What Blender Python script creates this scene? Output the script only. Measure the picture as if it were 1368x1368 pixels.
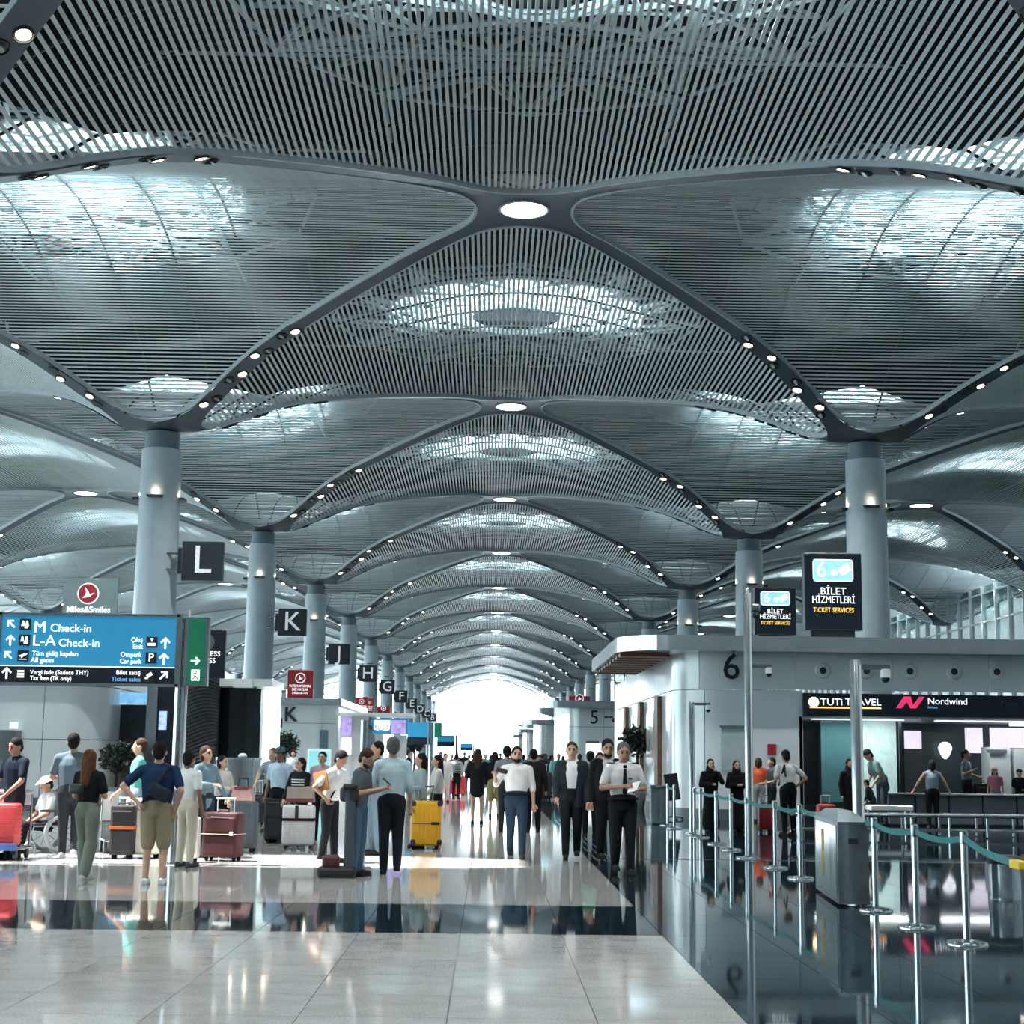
import bpy, bmesh, math, random
import numpy as np
from mathutils import Vector, Matrix
random.seed(7)
R = math.radians
scene = bpy.context.scene
COL = scene.collection
for o in list(bpy.data.objects): bpy.data.objects.remove(o)

# ------------------------------------------------------------------ camera
EYE = 1.62
F_PX, PITCH, YAW, ROLL = 2077.2, 0.155423, 0.0132252, 0.0127468
def _cam_axes():
    cy, sy, cp, sp = math.cos(YAW), math.sin(YAW), math.cos(PITCH), math.sin(PITCH)
    fw = Vector((sy*cp, cy*cp, sp)); r = Vector((cy, -sy, 0)); u = r.cross(fw)
    cr, sr = math.cos(ROLL), math.sin(ROLL)
    return fw, r*cr + u*sr, u*cr - r*sr
FW, RT, UP = _cam_axes()
cam = bpy.data.cameras.new('camera'); cam.sensor_width = 36; cam.lens = F_PX/1368*36
cam.clip_start = .1; cam.clip_end = 2000
camo = bpy.data.objects.new('camera', cam); COL.objects.link(camo)
camo.matrix_world = Matrix(((RT.x, UP.x, -FW.x, 0), (RT.y, UP.y, -FW.y, 0), (RT.z, UP.z, -FW.z, EYE), (0, 0, 0, 1)))
scene.camera = camo
# ------------------------------------------------------------------ world, sun, exposure
w = bpy.data.worlds.new('sky'); scene.world = w; w.use_nodes = True
bg = w.node_tree.nodes['Background']; bg.inputs[0].default_value = (.78, .92, 1, 1); bg.inputs[1].default_value = 7.0
SUN_EL = R(66.8)
sl = bpy.data.lights.new('sun', 'SUN'); sl.energy = 30; sl.angle = R(.55); sl.color = (1, .97, .92)
so = bpy.data.objects.new('sun', sl); COL.objects.link(so)
so.rotation_euler = (0, -(math.pi/2 - SUN_EL), 0)   # shines from the left (-x), high up
vs = scene.view_settings; vs.view_transform = 'Standard'; vs.look = 'None'; vs.exposure = 0.5; vs.gamma = 1
vs.use_curve_mapping = False
scene.cycles.max_bounces = 8; scene.cycles.diffuse_bounces = 4; scene.cycles.glossy_bounces = 4
scene.cycles.transparent_max_bounces = 8; scene.cycles.sample_clamp_indirect = 6
scene.cycles.caustics_reflective = False; scene.cycles.caustics_refractive = False

# ------------------------------------------------------------------ helpers
def ray(px, py): return FW*F_PX + RT*(px-684) - UP*(py-684)
def at(px, py, Y):
    d = ray(px, py); s = Y/d.y; return Vector((d.x*s, Y, EYE + d.z*s))
def gnd(px, py):
    d = ray(px, py); s = -EYE/d.z; return Vector((d.x*s, d.y*s, 0))

_mats = {}
def mat(name, col, rough=.5, metal=0, noise=.06, scale=8, spec=.5, emit=0, ecol=None, coat=0, speck=None, rnd=0, sample=True, trans=0):
    if name in _mats: return _mats[name]
    m = bpy.data.materials.new(name); m.use_nodes = True; nt = m.node_tree; b = nt.nodes['Principled BSDF']
    b.inputs['Roughness'].default_value = rough; b.inputs['Metallic'].default_value = metal
    b.inputs['Specular IOR Level'].default_value = spec; b.inputs['Coat Weight'].default_value = coat
    tc = nt.nodes.new('ShaderNodeTexCoord'); n = nt.nodes.new('ShaderNodeTexNoise'); n.inputs['Scale'].default_value = scale
    n.inputs['Detail'].default_value = 4
    nt.links.new(tc.outputs['Object'], n.inputs['Vector'])
    rp = nt.nodes.new('ShaderNodeValToRGB')
    lo = [c*(1-noise*2) for c in col]; hi = [min(1, c*(1+noise*2)) for c in col]
    rp.color_ramp.elements[0].position = .3; rp.color_ramp.elements[1].position = .7
    rp.color_ramp.elements[0].color = (*lo, 1); rp.color_ramp.elements[1].color = (*hi, 1)
    nt.links.new(n.outputs['Fac'], rp.inputs['Fac']); out = rp.outputs['Color']
    if speck:
        n2 = nt.nodes.new('ShaderNodeTexNoise'); n2.inputs['Scale'].default_value = speck[0]; n2.inputs['Detail'].default_value = 3
        nt.links.new(tc.outputs['Object'], n2.inputs['Vector'])
        r2 = nt.nodes.new('ShaderNodeValToRGB'); r2.color_ramp.elements[0].position = .36; r2.color_ramp.elements[1].position = .5
        s = speck[1]; r2.color_ramp.elements[0].color = (s, s, s, 1); r2.color_ramp.elements[1].color = (1, 1, 1, 1)
        nt.links.new(n2.outputs['Fac'], r2.inputs['Fac'])
        mx = nt.nodes.new('ShaderNodeMix'); mx.data_type = 'RGBA'; mx.blend_type = 'MULTIPLY'; mx.inputs[0].default_value = 1
        nt.links.new(out, mx.inputs[6]); nt.links.new(r2.outputs['Color'], mx.inputs[7]); out = mx.outputs[2]
    if rnd:
        oi = nt.nodes.new('ShaderNodeObjectInfo'); mr = nt.nodes.new('ShaderNodeMapRange')
        mr.inputs['To Min'].default_value = 1-rnd; mr.inputs['To Max'].default_value = 1+rnd
        nt.links.new(oi.outputs['Random'], mr.inputs['Value'])
        vm = nt.nodes.new('ShaderNodeVectorMath'); vm.operation = 'SCALE'
        nt.links.new(out, vm.inputs[0]); nt.links.new(mr.outputs[0], vm.inputs['Scale']); out = vm.outputs[0]
    nt.links.new(out, b.inputs['Base Color'])
    if emit:
        b.inputs['Emission Color'].default_value = (*(ecol or col), 1); b.inputs['Emission Strength'].default_value = emit
        if not sample: m.cycles.emission_sampling = 'NONE'
    if trans:
        tr = nt.nodes.new('ShaderNodeBsdfTransparent'); ms = nt.nodes.new('ShaderNodeMixShader'); ms.inputs[0].default_value = trans
        tr.inputs[0].default_value = (.92, .97, .97, 1)
        nt.links.new(b.outputs[0], ms.inputs[1]); nt.links.new(tr.outputs[0], ms.inputs[2])
        nt.links.new(ms.outputs[0], nt.nodes['Material Output'].inputs['Surface'])
    _mats[name] = m; return m

class MB:
    """collects shapes; build() links them as one mesh object"""
    def __init__(s): s.v = []; s.f = []
    def add(s, vs, fs, M=None):
        b = len(s.v)
        s.v += [tuple(M @ Vector(v)) for v in vs] if M is not None else [tuple(v) for v in vs]
        s.f += [[i+b for i in f] for f in fs]; return s
    def box(s, c, d, rot=None):
        x, y, z = d[0]/2, d[1]/2, d[2]/2
        vs = [(-x,-y,-z),(x,-y,-z),(x,y,-z),(-x,y,-z),(-x,-y,z),(x,-y,z),(x,y,z),(-x,y,z)]
        fs = [(3,2,1,0),(4,5,6,7),(0,1,5,4),(1,2,6,5),(2,3,7,6),(3,0,4,7)]
        M = Matrix.Translation(c)
        if rot is not None: M = M @ rot
        return s.add(vs, fs, M)
    def rbox(s, c, d, r=.02, seg=2, M=None):
        bm = bmesh.new(); bmesh.ops.create_cube(bm, size=1)
        bmesh.ops.scale(bm, vec=d, verts=bm.verts)
        bmesh.ops.bevel(bm, geom=bm.edges[:], offset=min(r, min(d)*.49), segments=seg, profile=.5, affect='EDGES')
        bm.verts.index_update()
        vs = [v.co.copy() for v in bm.verts]; fs = [[v.index for v in f.verts] for f in bm.faces]; bm.free()
        T = Matrix.Translation(c)
        return s.add(vs, fs, M @ T if M is not None else T)
    def lathe(s, prof, c=(0,0,0), seg=16, cap=True, M=None):
        n = len(prof); vs = []; fs = []
        for r, z in prof:
            for i in range(seg):
                a = 2*math.pi*i/seg; vs.append((c[0]+r*math.cos(a), c[1]+r*math.sin(a), c[2]+z))
        for j in range(n-1):
            for i in range(seg):
                fs.append((j*seg+i, j*seg+(i+1)%seg, (j+1)*seg+(i+1)%seg, (j+1)*seg+i))
        if cap:
            fs.append(list(range(seg))[::-1]); fs.append([(n-1)*seg+i for i in range(seg)])
        return s.add(vs, fs, M)
    def tube(s, pts, r, seg=8, sx=1, sy=1):
        pts = [Vector(p) for p in pts]; n = len(pts)
        rs = r if isinstance(r, (list, tuple)) else [r]*n
        vs = []; fs = []; ref = None
        for k, p in enumerate(pts):
            d = (pts[min(k+1, n-1)] - pts[max(k-1, 0)]).normalized()
            if ref is None:
                ref = Vector((1,0,0)) if abs(d.x) < .8 else Vector((0,1,0))
            a = (ref - d*ref.dot(d)).normalized(); b = d.cross(a); ref = a
            for i in range(seg):
                t = 2*math.pi*(i+.5)/seg; vs.append(p + a*math.cos(t)*rs[k]*sx + b*math.sin(t)*rs[k]*sy)
        for j in range(n-1):
            for i in range(seg):
                fs.append((j*seg+i, j*seg+(i+1)%seg, (j+1)*seg+(i+1)%seg, (j+1)*seg+i))
        fs.append(list(range(seg))[::-1]); fs.append([(n-1)*seg+i for i in range(seg)])
        return s.add(vs, fs)
    def prism(s, poly, y0, y1, M=None):
        """poly in x,z extruded along y"""
        n = len(poly); vs = [(x, y0, z) for x, z in poly] + [(x, y1, z) for x, z in poly]
        fs = [list(range(n)), list(range(n, 2*n))[::-1]] + [(i, n+i, n+(i+1)%n, (i+1)%n) for i in range(n)]
        return s.add(vs, fs, M)
    def capsule(s, p0, p1, r0, r1, seg=12, sx=1, sy=1, rings=3):
        p0, p1 = Vector(p0), Vector(p1); d = p1-p0; L = d.length
        d = d.normalized() if L > 1e-6 else Vector((0,0,1))
        ref = Vector((1,0,0)) if abs(d.x) < .9 else Vector((0,1,0))
        a = (ref - d*ref.dot(d)).normalized(); b = d.cross(a)
        prof = [(r0*math.cos(math.pi/2*(1-k/rings)), -r0*math.sin(math.pi/2*(1-k/rings))) for k in range(rings+1)]
        prof += [(r1*math.cos(math.pi/2*k/rings), L + r1*math.sin(math.pi/2*k/rings)) for k in range(rings+1)]
        vs = []; fs = []
        for rr, t in prof:
            rr = max(rr, 1e-4)
            for i in range(seg):
                q = 2*math.pi*i/seg; vs.append(p0 + d*t + a*math.cos(q)*rr*sx + b*math.sin(q)*rr*sy)
        for j in range(len(prof)-1):
            for i in range(seg): fs.append((j*seg+i, j*seg+(i+1)%seg, (j+1)*seg+(i+1)%seg, (j+1)*seg+i))
        n = len(prof); fs.append(list(range(seg))[::-1]); fs.append([(n-1)*seg+i for i in range(seg)])
        return s.add(vs, fs)
    def ell(s, c, r, seg=14, rings=9, M=None):
        vs = []; fs = []
        for j in range(rings+1):
            t = math.pi*j/rings
            for i in range(seg):
                a = 2*math.pi*i/seg
                q = max(math.sin(t), 1e-3)
                vs.append(Vector((c[0]+r[0]*q*math.cos(a), c[1]+r[1]*q*math.sin(a), c[2]-r[2]*math.cos(t))))
        for j in range(rings):
            for i in range(seg): fs.append((j*seg+i, j*seg+(i+1)%seg, (j+1)*seg+(i+1)%seg, (j+1)*seg+i))
        fs.append(list(range(seg))[::-1]); fs.append([rings*seg+i for i in range(seg)])
        return s.add(vs, fs, M)
    def mesh(s, name, material, smooth=False):
        me = bpy.data.meshes.new(name); me.from_pydata(s.v, [], s.f)
        if material: me.materials.append(material)
        if smooth:
            me.polygons.foreach_set('use_smooth', [True]*len(me.polygons))
            try: me.set_sharp_from_angle(angle=R(40))
            except Exception: pass
        me.update(); return me
    def build(s, name, material, parent=None, smooth=False, loc=None, rot=None):
        return link(name, s.mesh(name, material, smooth), parent, loc, rot)

def link(name, data, parent=None, loc=None, rot=None):
    o = bpy.data.objects.new(name, data); COL.objects.link(o)
    if parent: o.parent = parent
    if loc is not None: o.location = loc
    if rot is not None: o.rotation_euler = rot
    return o
def tag(o, label=None, cat=None, group=None, kind=None):
    if label: o['label'] = label
    if cat: o['category'] = cat
    if group: o['group'] = group
    if kind: o['kind'] = kind
    return o
def thing(name, label, cat, loc=(0,0,0), rz=0, group=None):
    o = link(name, None, None, loc, (0, 0, rz)); o.empty_display_size = .2
    return tag(o, label, cat, group)
def copy_tree(o, parent=None):
    c = o.copy(); COL.objects.link(c); c.parent = parent
    for ch in list(o.children): copy_tree(ch, c)
    return c
def one(name, mb, m, label, cat, loc=(0,0,0), rz=0, group=None, smooth=False):
    o = mb.build(name, m, None, smooth, loc, (0,0,rz)); return tag(o, label, cat, group)
def text(body, size, m, parent, loc, align='LEFT', name='lettering', width=None, sx=1, bold=.0, depth=.004, rz=0):
    """upright lettering that faces -y, in metres"""
    cu = bpy.data.curves.new(name, 'FONT'); cu.body = body; cu.size = size; cu.align_x = align; cu.align_y = 'CENTER'
    cu.extrude = depth; cu.offset = bold*size; cu.resolution_u = 3
    tmp = bpy.data.objects.new('tmp', cu); COL.objects.link(tmp)
    me = bpy.data.meshes.new_from_object(tmp); bpy.data.objects.remove(tmp)
    if width:
        xs = [v.co.x for v in me.vertices]; k = width/max(1e-6, max(xs)-min(xs)); sx = k
    me.transform(Matrix.Diagonal((sx, 1, 1, 1)))
    me.materials.clear(); me.materials.append(m)
    return link(name, me, parent, loc, (math.pi/2, 0, rz))
# ------------------------------------------------------------------ materials
M_slat = mat('slat_paint', (.70, .76, .79), .42, 0, .03, 3)
M_rib = mat('rib_paint', (.055, .075, .098), .38, 0, .04, 2)
M_edge = mat('edge_trim', (.46, .52, .56), .35, 0, .03, 3)
M_deck = mat('roof_deck_dark', (.022, .028, .034), .8, 0, .1, .6)
M_truss = mat('truss_white', (.66, .74, .76), .5, 0, .04, 4)
M_column = mat('column_paint', (.33, .40, .44), .32, 0, .03, 1.2)
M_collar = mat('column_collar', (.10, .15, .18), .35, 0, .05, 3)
M_dark = mat('dark_metal', (.018, .022, .028), .4, 0, .05, 6)
M_lamp = mat('lamp_warm', (1, .9, .78), .4, emit=9, ecol=(1, .86, .68), sample=False)
M_disc = mat('lamp_white', (1, 1, 1), .4, emit=9, ecol=(1, .99, .97), sample=False)
M_white = mat('white_panel', (.70, .75, .76), .16, 0, .015, .7, coat=.3)
M_frame = mat('white_frame', (.75, .79, .80), .4, 0, .03, 3)
M_glass = mat('pane_glass', (.7, .8, .82), .03, 0, .02, 3, trans=.86)
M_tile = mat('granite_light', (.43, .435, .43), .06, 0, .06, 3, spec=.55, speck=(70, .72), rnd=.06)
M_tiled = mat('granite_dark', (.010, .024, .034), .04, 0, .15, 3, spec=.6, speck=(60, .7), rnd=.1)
M_grout = mat('grout', (.06, .065, .07), .5, 0, .05, 5)
M_steel = mat('brushed_steel', (.38, .41, .43), .22, 1, .05, 12)
M_chrome = mat('chrome', (.52, .55, .57), .09, 1, .03, 10)
M_black = mat('black_matt', (.010, .011, .014), .5, 0, .05, 6)
M_txt = mat('lettering_white', (.95, .96, .97), .4, emit=.9, ecol=(.95, .97, 1), sample=False)

S = 36.0; XC = 1.130; D1 = 60.196; H = EYE + 21.915; HC = EYE + 16.153
_T = [0, .1, .18, .26, .4, .57, .68, .76, .84, .9, .95, 1]
_D = [0, .014, .048, .105, .22, .375, .515, .66, .82, .93, .985, 1]
def zc(a):        # height of the vault at distance a from its crown line
    return H - (H-HC)*float(np.interp(min(abs(a)/18, 1), _T, _D))
def disc_y(k): return D1 + S*(k-1)
RW, RR = .43, 3.2                       # rib half width, corner radius of the panels
CC = 18 - RW*math.sqrt(2); QQ = CC - RR*math.sqrt(2)
def half_len(a):
    a = abs(a)
    if a <= RR/math.sqrt(2): return QQ + math.sqrt(RR*RR - a*a)
    if a < QQ + RR/math.sqrt(2): return CC - a
    if a < QQ + RR: return math.sqrt(max(0, RR*RR - (a-QQ)**2))
    return 0

# ---- floor -----------------------------------------------------------------
fl = MB().box((0, 200, -.09), (300, 700, .12)).build('floor', M_grout); tag(fl, kind='structure')
TS = .93; EDGE = 1.63
tile_m = {}
for key, m_ in (('l', M_tile), ('d', M_tiled)):
    tile_m[key] = MB().box((0, 0, -.015), (TS-.006, TS-.006, .03)).mesh('tile', m_)
spots = []
for i in range(-34, 26):
    x = EDGE + (i+.5)*TS
    for j in range(0, 62):
        y = 8.71 + (j+.5)*TS - .5
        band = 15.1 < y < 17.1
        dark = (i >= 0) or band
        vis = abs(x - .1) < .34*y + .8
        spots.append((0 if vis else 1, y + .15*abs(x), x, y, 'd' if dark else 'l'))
spots.sort()
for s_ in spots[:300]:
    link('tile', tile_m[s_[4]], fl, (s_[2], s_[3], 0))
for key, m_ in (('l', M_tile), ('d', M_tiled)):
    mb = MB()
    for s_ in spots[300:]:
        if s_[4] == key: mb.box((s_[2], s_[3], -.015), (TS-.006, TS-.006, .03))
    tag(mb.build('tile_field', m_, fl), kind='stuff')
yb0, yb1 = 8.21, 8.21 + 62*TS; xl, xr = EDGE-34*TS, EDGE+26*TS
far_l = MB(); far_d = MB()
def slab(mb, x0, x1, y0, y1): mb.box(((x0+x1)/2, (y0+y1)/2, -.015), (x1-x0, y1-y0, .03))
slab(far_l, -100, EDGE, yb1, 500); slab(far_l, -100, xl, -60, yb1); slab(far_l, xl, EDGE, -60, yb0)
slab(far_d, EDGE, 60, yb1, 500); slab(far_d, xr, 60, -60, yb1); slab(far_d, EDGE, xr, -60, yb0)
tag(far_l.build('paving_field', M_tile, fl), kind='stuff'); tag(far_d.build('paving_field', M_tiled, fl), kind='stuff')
MB().box((5.4, 25.6, .002), (7.4, .05, .004)).build('floor_strip', M_steel, fl)
for dx in (0, .12, .24):
    MB().box((EDGE+.12+dx, 33, .002), (.025, 16, .004)).build('floor_strip', M_steel, fl)

# ---- vault panels ----------------------------------------------------------
PITCH_S = .235; NS = int((QQ+RR)/PITCH_S)
def slat_boxes(swap):
    """boxes along the crown line; swap -> vault runs across the hall"""
    out = []
    for i in range(-NS, NS+1):
        a = i*PITCH_S; L = half_len(a)
        if L < .3: continue
        sl_ = (zc(a+.05) - zc(a-.05))/.1
        ang = math.atan(sl_)
        if not swap: out.append((Vector((a, 0, zc(a)+.05)), (.120, 2*L, .06), Matrix.Rotation(-ang, 4, 'Y')))
        else: out.append((Vector((0, a, zc(a)+.05)), (2*L, .100, .028), Matrix.Rotation(ang, 4, 'X')))
    return out
def boundary(n=14):
    pts = []
    for q in range(4):
        base = q*math.pi/2
        for k in range(n+1):
            t = base - math.pi/4 + (math.pi/2)*k/n
            pts.append((QQ*math.cos(base) + RR*math.cos(t), QQ*math.sin(base) + RR*math.sin(t)))
        # straight run to the next corner
        x0, y0 = pts[-1]; b2 = base + math.pi/2
        x1, y1 = QQ*math.cos(b2) + RR*math.cos(b2-math.pi/4), QQ*math.sin(b2) + RR*math.sin(b2-math.pi/4)
        for k in range(1, 16): pts.append((x0+(x1-x0)*k/16, y0+(y1-y0)*k/16))
    return pts
BND = boundary()
def frame_mesh(swap):
    mb = MB(); n = len(BND); vs = []; fs = []
    for x, y in BND:
        l = math.hypot(x, y); ux, uy = x/l, y/l
        z = zc(y if swap else x)
        for (o_, h_) in ((-.05, -.17), (.05, -.17), (.05, .09), (-.05, .09)):
            vs.append((x+ux*o_, y+uy*o_, z+h_))
    for i in range(n):
        for k in range(4):
            fs.append((i*4+k, ((i+1) % n)*4+k, ((i+1) % n)*4+(k+1) % 4, i*4+(k+1) % 4))
    return mb.add(vs, fs).mesh('panel_edge', M_edge)
def purlin_mesh(swap):
    mb = MB()
    for j in range(-5, 6):
        p = j*2.9; L = half_len(p); 
        if L < 1: continue
        pts = []
        for k in range(25):
            a = -L + 2*L*k/24; z = zc(a) + .115
            pts.append((p, a, z) if swap else (a, p, z))
        mb.tube(pts, .055, 4)
    return mb.mesh('purlin', M_dark)
OC = 6.6; ZD = H + .75
def deck_mesh(slot=False, half=False):
    mb = MB(); vs = []; fs = []; n = 48
    for i in range(n):
        t = 2*math.pi*i/n; c, s_ = math.cos(t), math.sin(t)
        k = 18/(abs(c)+abs(s_)); vs.append((k*c, k*s_, ZD))
        if slot:
            hx, hy = 7.0, 1.35  # invented out-of-view opening, shaped so the sun draws a strip on the floor
            q = min(hx/max(abs(c), 1e-6), hy/max(abs(s_), 1e-6)); vs.append((q*c, q*s_, ZD)); vs.append((q*c, q*s_, ZD+.3))
        elif half and s_ > .2:
            vs.append((OC*c, OC*.2, ZD)); vs.append((OC*c*.97, OC*.2, ZD+1.0))
        else:
            vs.append((OC*c, OC*s_, ZD)); vs.append((OC*c*.97, OC*s_*.97, ZD+1.0))
    for i in range(n):
        j = (i+1) % n
        fs.append((i*3, i*3+1, j*3+1, j*3)); fs.append((i*3+1, i*3+2, j*3+2, j*3+1))
    return mb.add(vs, fs).mesh('roof_deck', M_deck)
def truss_mesh():
    mb = MB(); z1 = H + .34; z2 = ZD - .12
    ring = [(OC*math.cos(2*math.pi*i/36), OC*math.sin(2*math.pi*i/36), z2) for i in range(37)]
    mb.tube(ring, .13, 6)
    ring = [((OC+1.0)*math.cos(2*math.pi*i/36), (OC+1.0)*math.sin(2*math.pi*i/36), z1+.2) for i in range(37)]
    mb.tube(ring, .10, 6)
    n = 12
    for i in range(n):
        a = 2*math.pi*i/n; b = 2*math.pi*(i+4)/n; c = 2*math.pi*(i+.5)/n
        P = lambda t, r, z: (r*math.cos(t), r*math.sin(t), z)
        mb.tube([P(a, 9.6, z1), P(b, 9.6, z1)], .085, 5)
        mb.tube([P(a, 9.6, z1+.1), P(a+2*math.pi*5/n, 9.6, z1+.1)], .11, 5); mb.tube([P(c, 9.0, z1+.2), P(c+2*math.pi*5/n, 9.0, z1+.2)], .07, 5)
        mb.tube([P(a, 9.6, z1), P(c, OC, z2)], .06, 5); mb.tube([P(a, 9.6, z1), P(c-2*math.pi/n, OC, z2)], .06, 5)
        mb.tube([P(a, 9.6, z1), P(a+2*math.pi/n, 9.6, z1)], .085, 5)
    for k in (-1, 1):
        mb.tube([(-12, 5.0*k, z1-.1), (12, 5.0*k, z1-.1)], .07, 5); mb.tube([(5.0*k, -12, z1-.1), (5.0*k, 12, z1-.1)], .07, 5)
    return mb.mesh('truss', M_truss)
def pane_mesh():
    return MB().lathe([(OC*.97, 0), (OC*.97, .02)], (0, 0, ZD+.98), 40).mesh('pane', M_glass)
def mullion_mesh():
    mb = MB()
    for k in range(-5, 6):
        q = k*1.15; L = math.sqrt((OC*.97)**2 - q*q)
        mb.box((q, 0, ZD+.93), (.16, 2*L, .1)); mb.box((0, q, ZD+.93), (2*L, .16, .1))
    return mb.mesh('mullion', M_truss)
def baffle_mesh(swap):  # dark screens added above the slats to block light from neighbouring skylights
    mb = MB(); vs = []; fs = []; n = 0
    cs = [(18, 0), (0, 18), (-18, 0), (0, -18)]
    for q in range(4):
        (x0, y0), (x1, y1) = cs[q], cs[(q+1) % 4]; b = len(vs)
        for k in range(21):
            t = k/20; x, y = (x0+(x1-x0)*t)*.997, (y0+(y1-y0)*t)*.997
            zb = max(zc(y if swap else x) + .9, HC + 3.0)
            vs += [(x, y, min(zb, ZD-.05)), (x, y, ZD)]
        for k in range(20): fs.append((b+2*k, b+2*k+2, b+2*k+3, b+2*k+1))
    return mb.add(vs, fs).mesh('baffle', M_deck)
ME_truss, ME_pane, ME_mul = truss_mesh(), pane_mesh(), mullion_mesh()
ME_deck, ME_sun_slot, ME_half = deck_mesh(), deck_mesh(True), deck_mesh(half=True)
PT = {}
for sw in (False, True):
    bxs = slat_boxes(sw); mb = MB()
    for c, d, r_ in bxs: mb.box(c, d, r_)
    ind = []
    cache = {}
    for c, d, r_ in bxs:
        k_ = round(max(d[0], d[1]), 3)
        if k_ not in cache: cache[k_] = MB().box((0, 0, 0), d).mesh('slat', M_slat)
        ind.append((c, cache[k_], r_.to_euler()))
    PT[sw] = dict(all=mb.mesh('slat_field', M_slat), ind=ind, frame=frame_mesh(sw), purlin=purlin_mesh(sw), baffle=baffle_mesh(sw))
def panel(sw, x, y, near=False, slot=False, truss=True):
    p = link('vault_panel', None, None, (x, y, 0)); tag(p, kind='structure')
    link('panel_edge', PT[sw]['frame'], p); link('purlin', PT[sw]['purlin'], p); link('baffle', PT[sw]['baffle'], p)
    link('roof_deck', ME_sun_slot if slot else (ME_deck if sw else ME_half), p)
    if truss and not slot: link('truss', ME_truss, p)
    if not slot:
        link('skylight_pane', ME_pane, p); link('skylight_mullion', ME_mul, p)
    if near:
        for c, me, e in PT[sw]['ind']: link('slat', me, p, c, e)
    else: tag(link('slat_field', PT[sw]['all'], p), kind='stuff')
    return p
for m in (-2, -1, 0, 1):
    for k in range(-2, 12):
        panel(False, XC+S*m, disc_y(k)+18, near=(m == 0 and k in (0, 1)))
for m in (-3, -2, -1, 0, 1):
    for k in range(-2, 13):
        panel(True, XC+18+S*m, disc_y(k), near=(k == 1 and m in (-1, 0)), slot=(k == 0 and m == -1))

# ---- ribs and their lamps --------------------------------------------------
LR = 18*math.sqrt(2)
def rib_hw(t):
    def near(t):
        e = RW+RR
        tip = e - RR/math.sqrt(2)
        if t <= tip: return t
        if t < e: return min(t, e - math.sqrt(max(0, RR*RR - (t-e)**2)))
        return RW
    return max(.001, near(t) if t < LR/2 else near(LR-t))
def rib_mesh():
    mb = MB()
    e_ = [4.0*k/24 for k in range(25)]
    ts = sorted(set(e_ + [4.0+(LR-8.0)*k/22 for k in range(1, 22)] + [LR-v for v in e_]))
    for q in range(4):
        a = math.pi/4 + q*math.pi/2; d = Vector((math.cos(a), math.sin(a), 0)); nn = Vector((-d.y, d.x, 0))
        vs = []; fs = []
        for t in ts:
            hw = rib_hw(t) + (.05 if 1.0 < t < LR-1.0 else 0); z = zc(t/math.sqrt(2)) - .07
            for k in (-1, -.5, 0, .5, 1): p = d*t + nn*hw*k; vs.append((p.x, p.y, z))
        for i in range(len(ts)-1):
            for k in range(4): fs.append((i*5+k, i*5+k+1, i*5+6+k, i*5+5+k))
        mb.add(vs, fs)
    return mb.mesh('rib_band', M_rib, True)
ME_rib = rib_mesh()
can = MB().lathe([(.02, .05), (.29, .05), (.29, -.06), (.25, -.07), (.24, .0), (.02, .0)], seg=12, cap=False).mesh('downlight', M_dark)
lens = MB().lathe([(.20, -.03), (.20, 0)], seg=12).mesh('lens', M_lamp)
lens_t = MB().lathe([(.17, -.06), (.17, -.03)], seg=12).mesh('lens', mat('lamp_unlit', (.35, .36, .36), .2))
lampT = [.60, .68, .76, .84]
def lamp_spots():
    out = []
    for q in range(4):
        a = math.pi/4 + q*math.pi/2; d = Vector((math.cos(a), math.sin(a), 0)); nn = Vector((-d.y, d.x, 0))
        for i, f_ in enumerate(lampT):
            t = f_*LR; z = zc(t/math.sqrt(2)) - .08; sl_ = (zc((t+.3)/math.sqrt(2)) - zc((t-.3)/math.sqrt(2)))/.6
            for s_ in (-1, 1):
                p = d*(t + .30*s_) + nn*.17*s_
                rot = Matrix.Rotation(math.atan(-sl_), 4, nn)
                out.append((Vector((p.x, p.y, z + (p.dot(d)-t)*sl_)), rot.to_euler(), (i+q+(s_ > 0)) % 2))
    return out
LS = lamp_spots()
mbc, mbl = MB(), MB()
for c, e, on in LS:
    Mx = Matrix.Translation(c) @ e.to_matrix().to_4x4()
    mbc.lathe([(.29, .05), (.29, -.05)], seg=8, M=Mx)
    if on: mbl.lathe([(.19, -.07), (.19, -.05)], seg=8, M=Mx)
ME_cans = mbc.mesh('downlight_row', M_dark); ME_lens = mbl.mesh('lens_row', M_lamp)
for m in (-2, -1, 0, 1):
    for k in range(-1, 13):
        rb = link('vault_rib', None, None, (XC+S*m, disc_y(k), 0)); tag(rb, kind='structure')
        link('rib_band', ME_rib, rb)
        if m == 0 and -1 <= k <= 3:
            for c, e, on in LS:
                dl = link('downlight', can, rb, c, e); link('lens', lens if on else lens_t, dl, (0, 0, -.005), (0, R(35 if not on else 0), 0))
            if k <= 1:
                for c, e, on in LS[0::8]:
                    spt = bpy.data.lights.new('downlight_beam', 'SPOT'); spt.energy = 6000; spt.spot_size = R(115); spt.spot_blend = .6; spt.shadow_soft_size = .2; spt.color = (1, .985, .96)
                    link('lamp_light', spt, rb, c + Vector((0, 0, -.12)))
        else:
            tag(link('downlight_row', ME_cans, rb), kind='stuff'); tag(link('lens_row', ME_lens, rb), kind='stuff')
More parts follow.
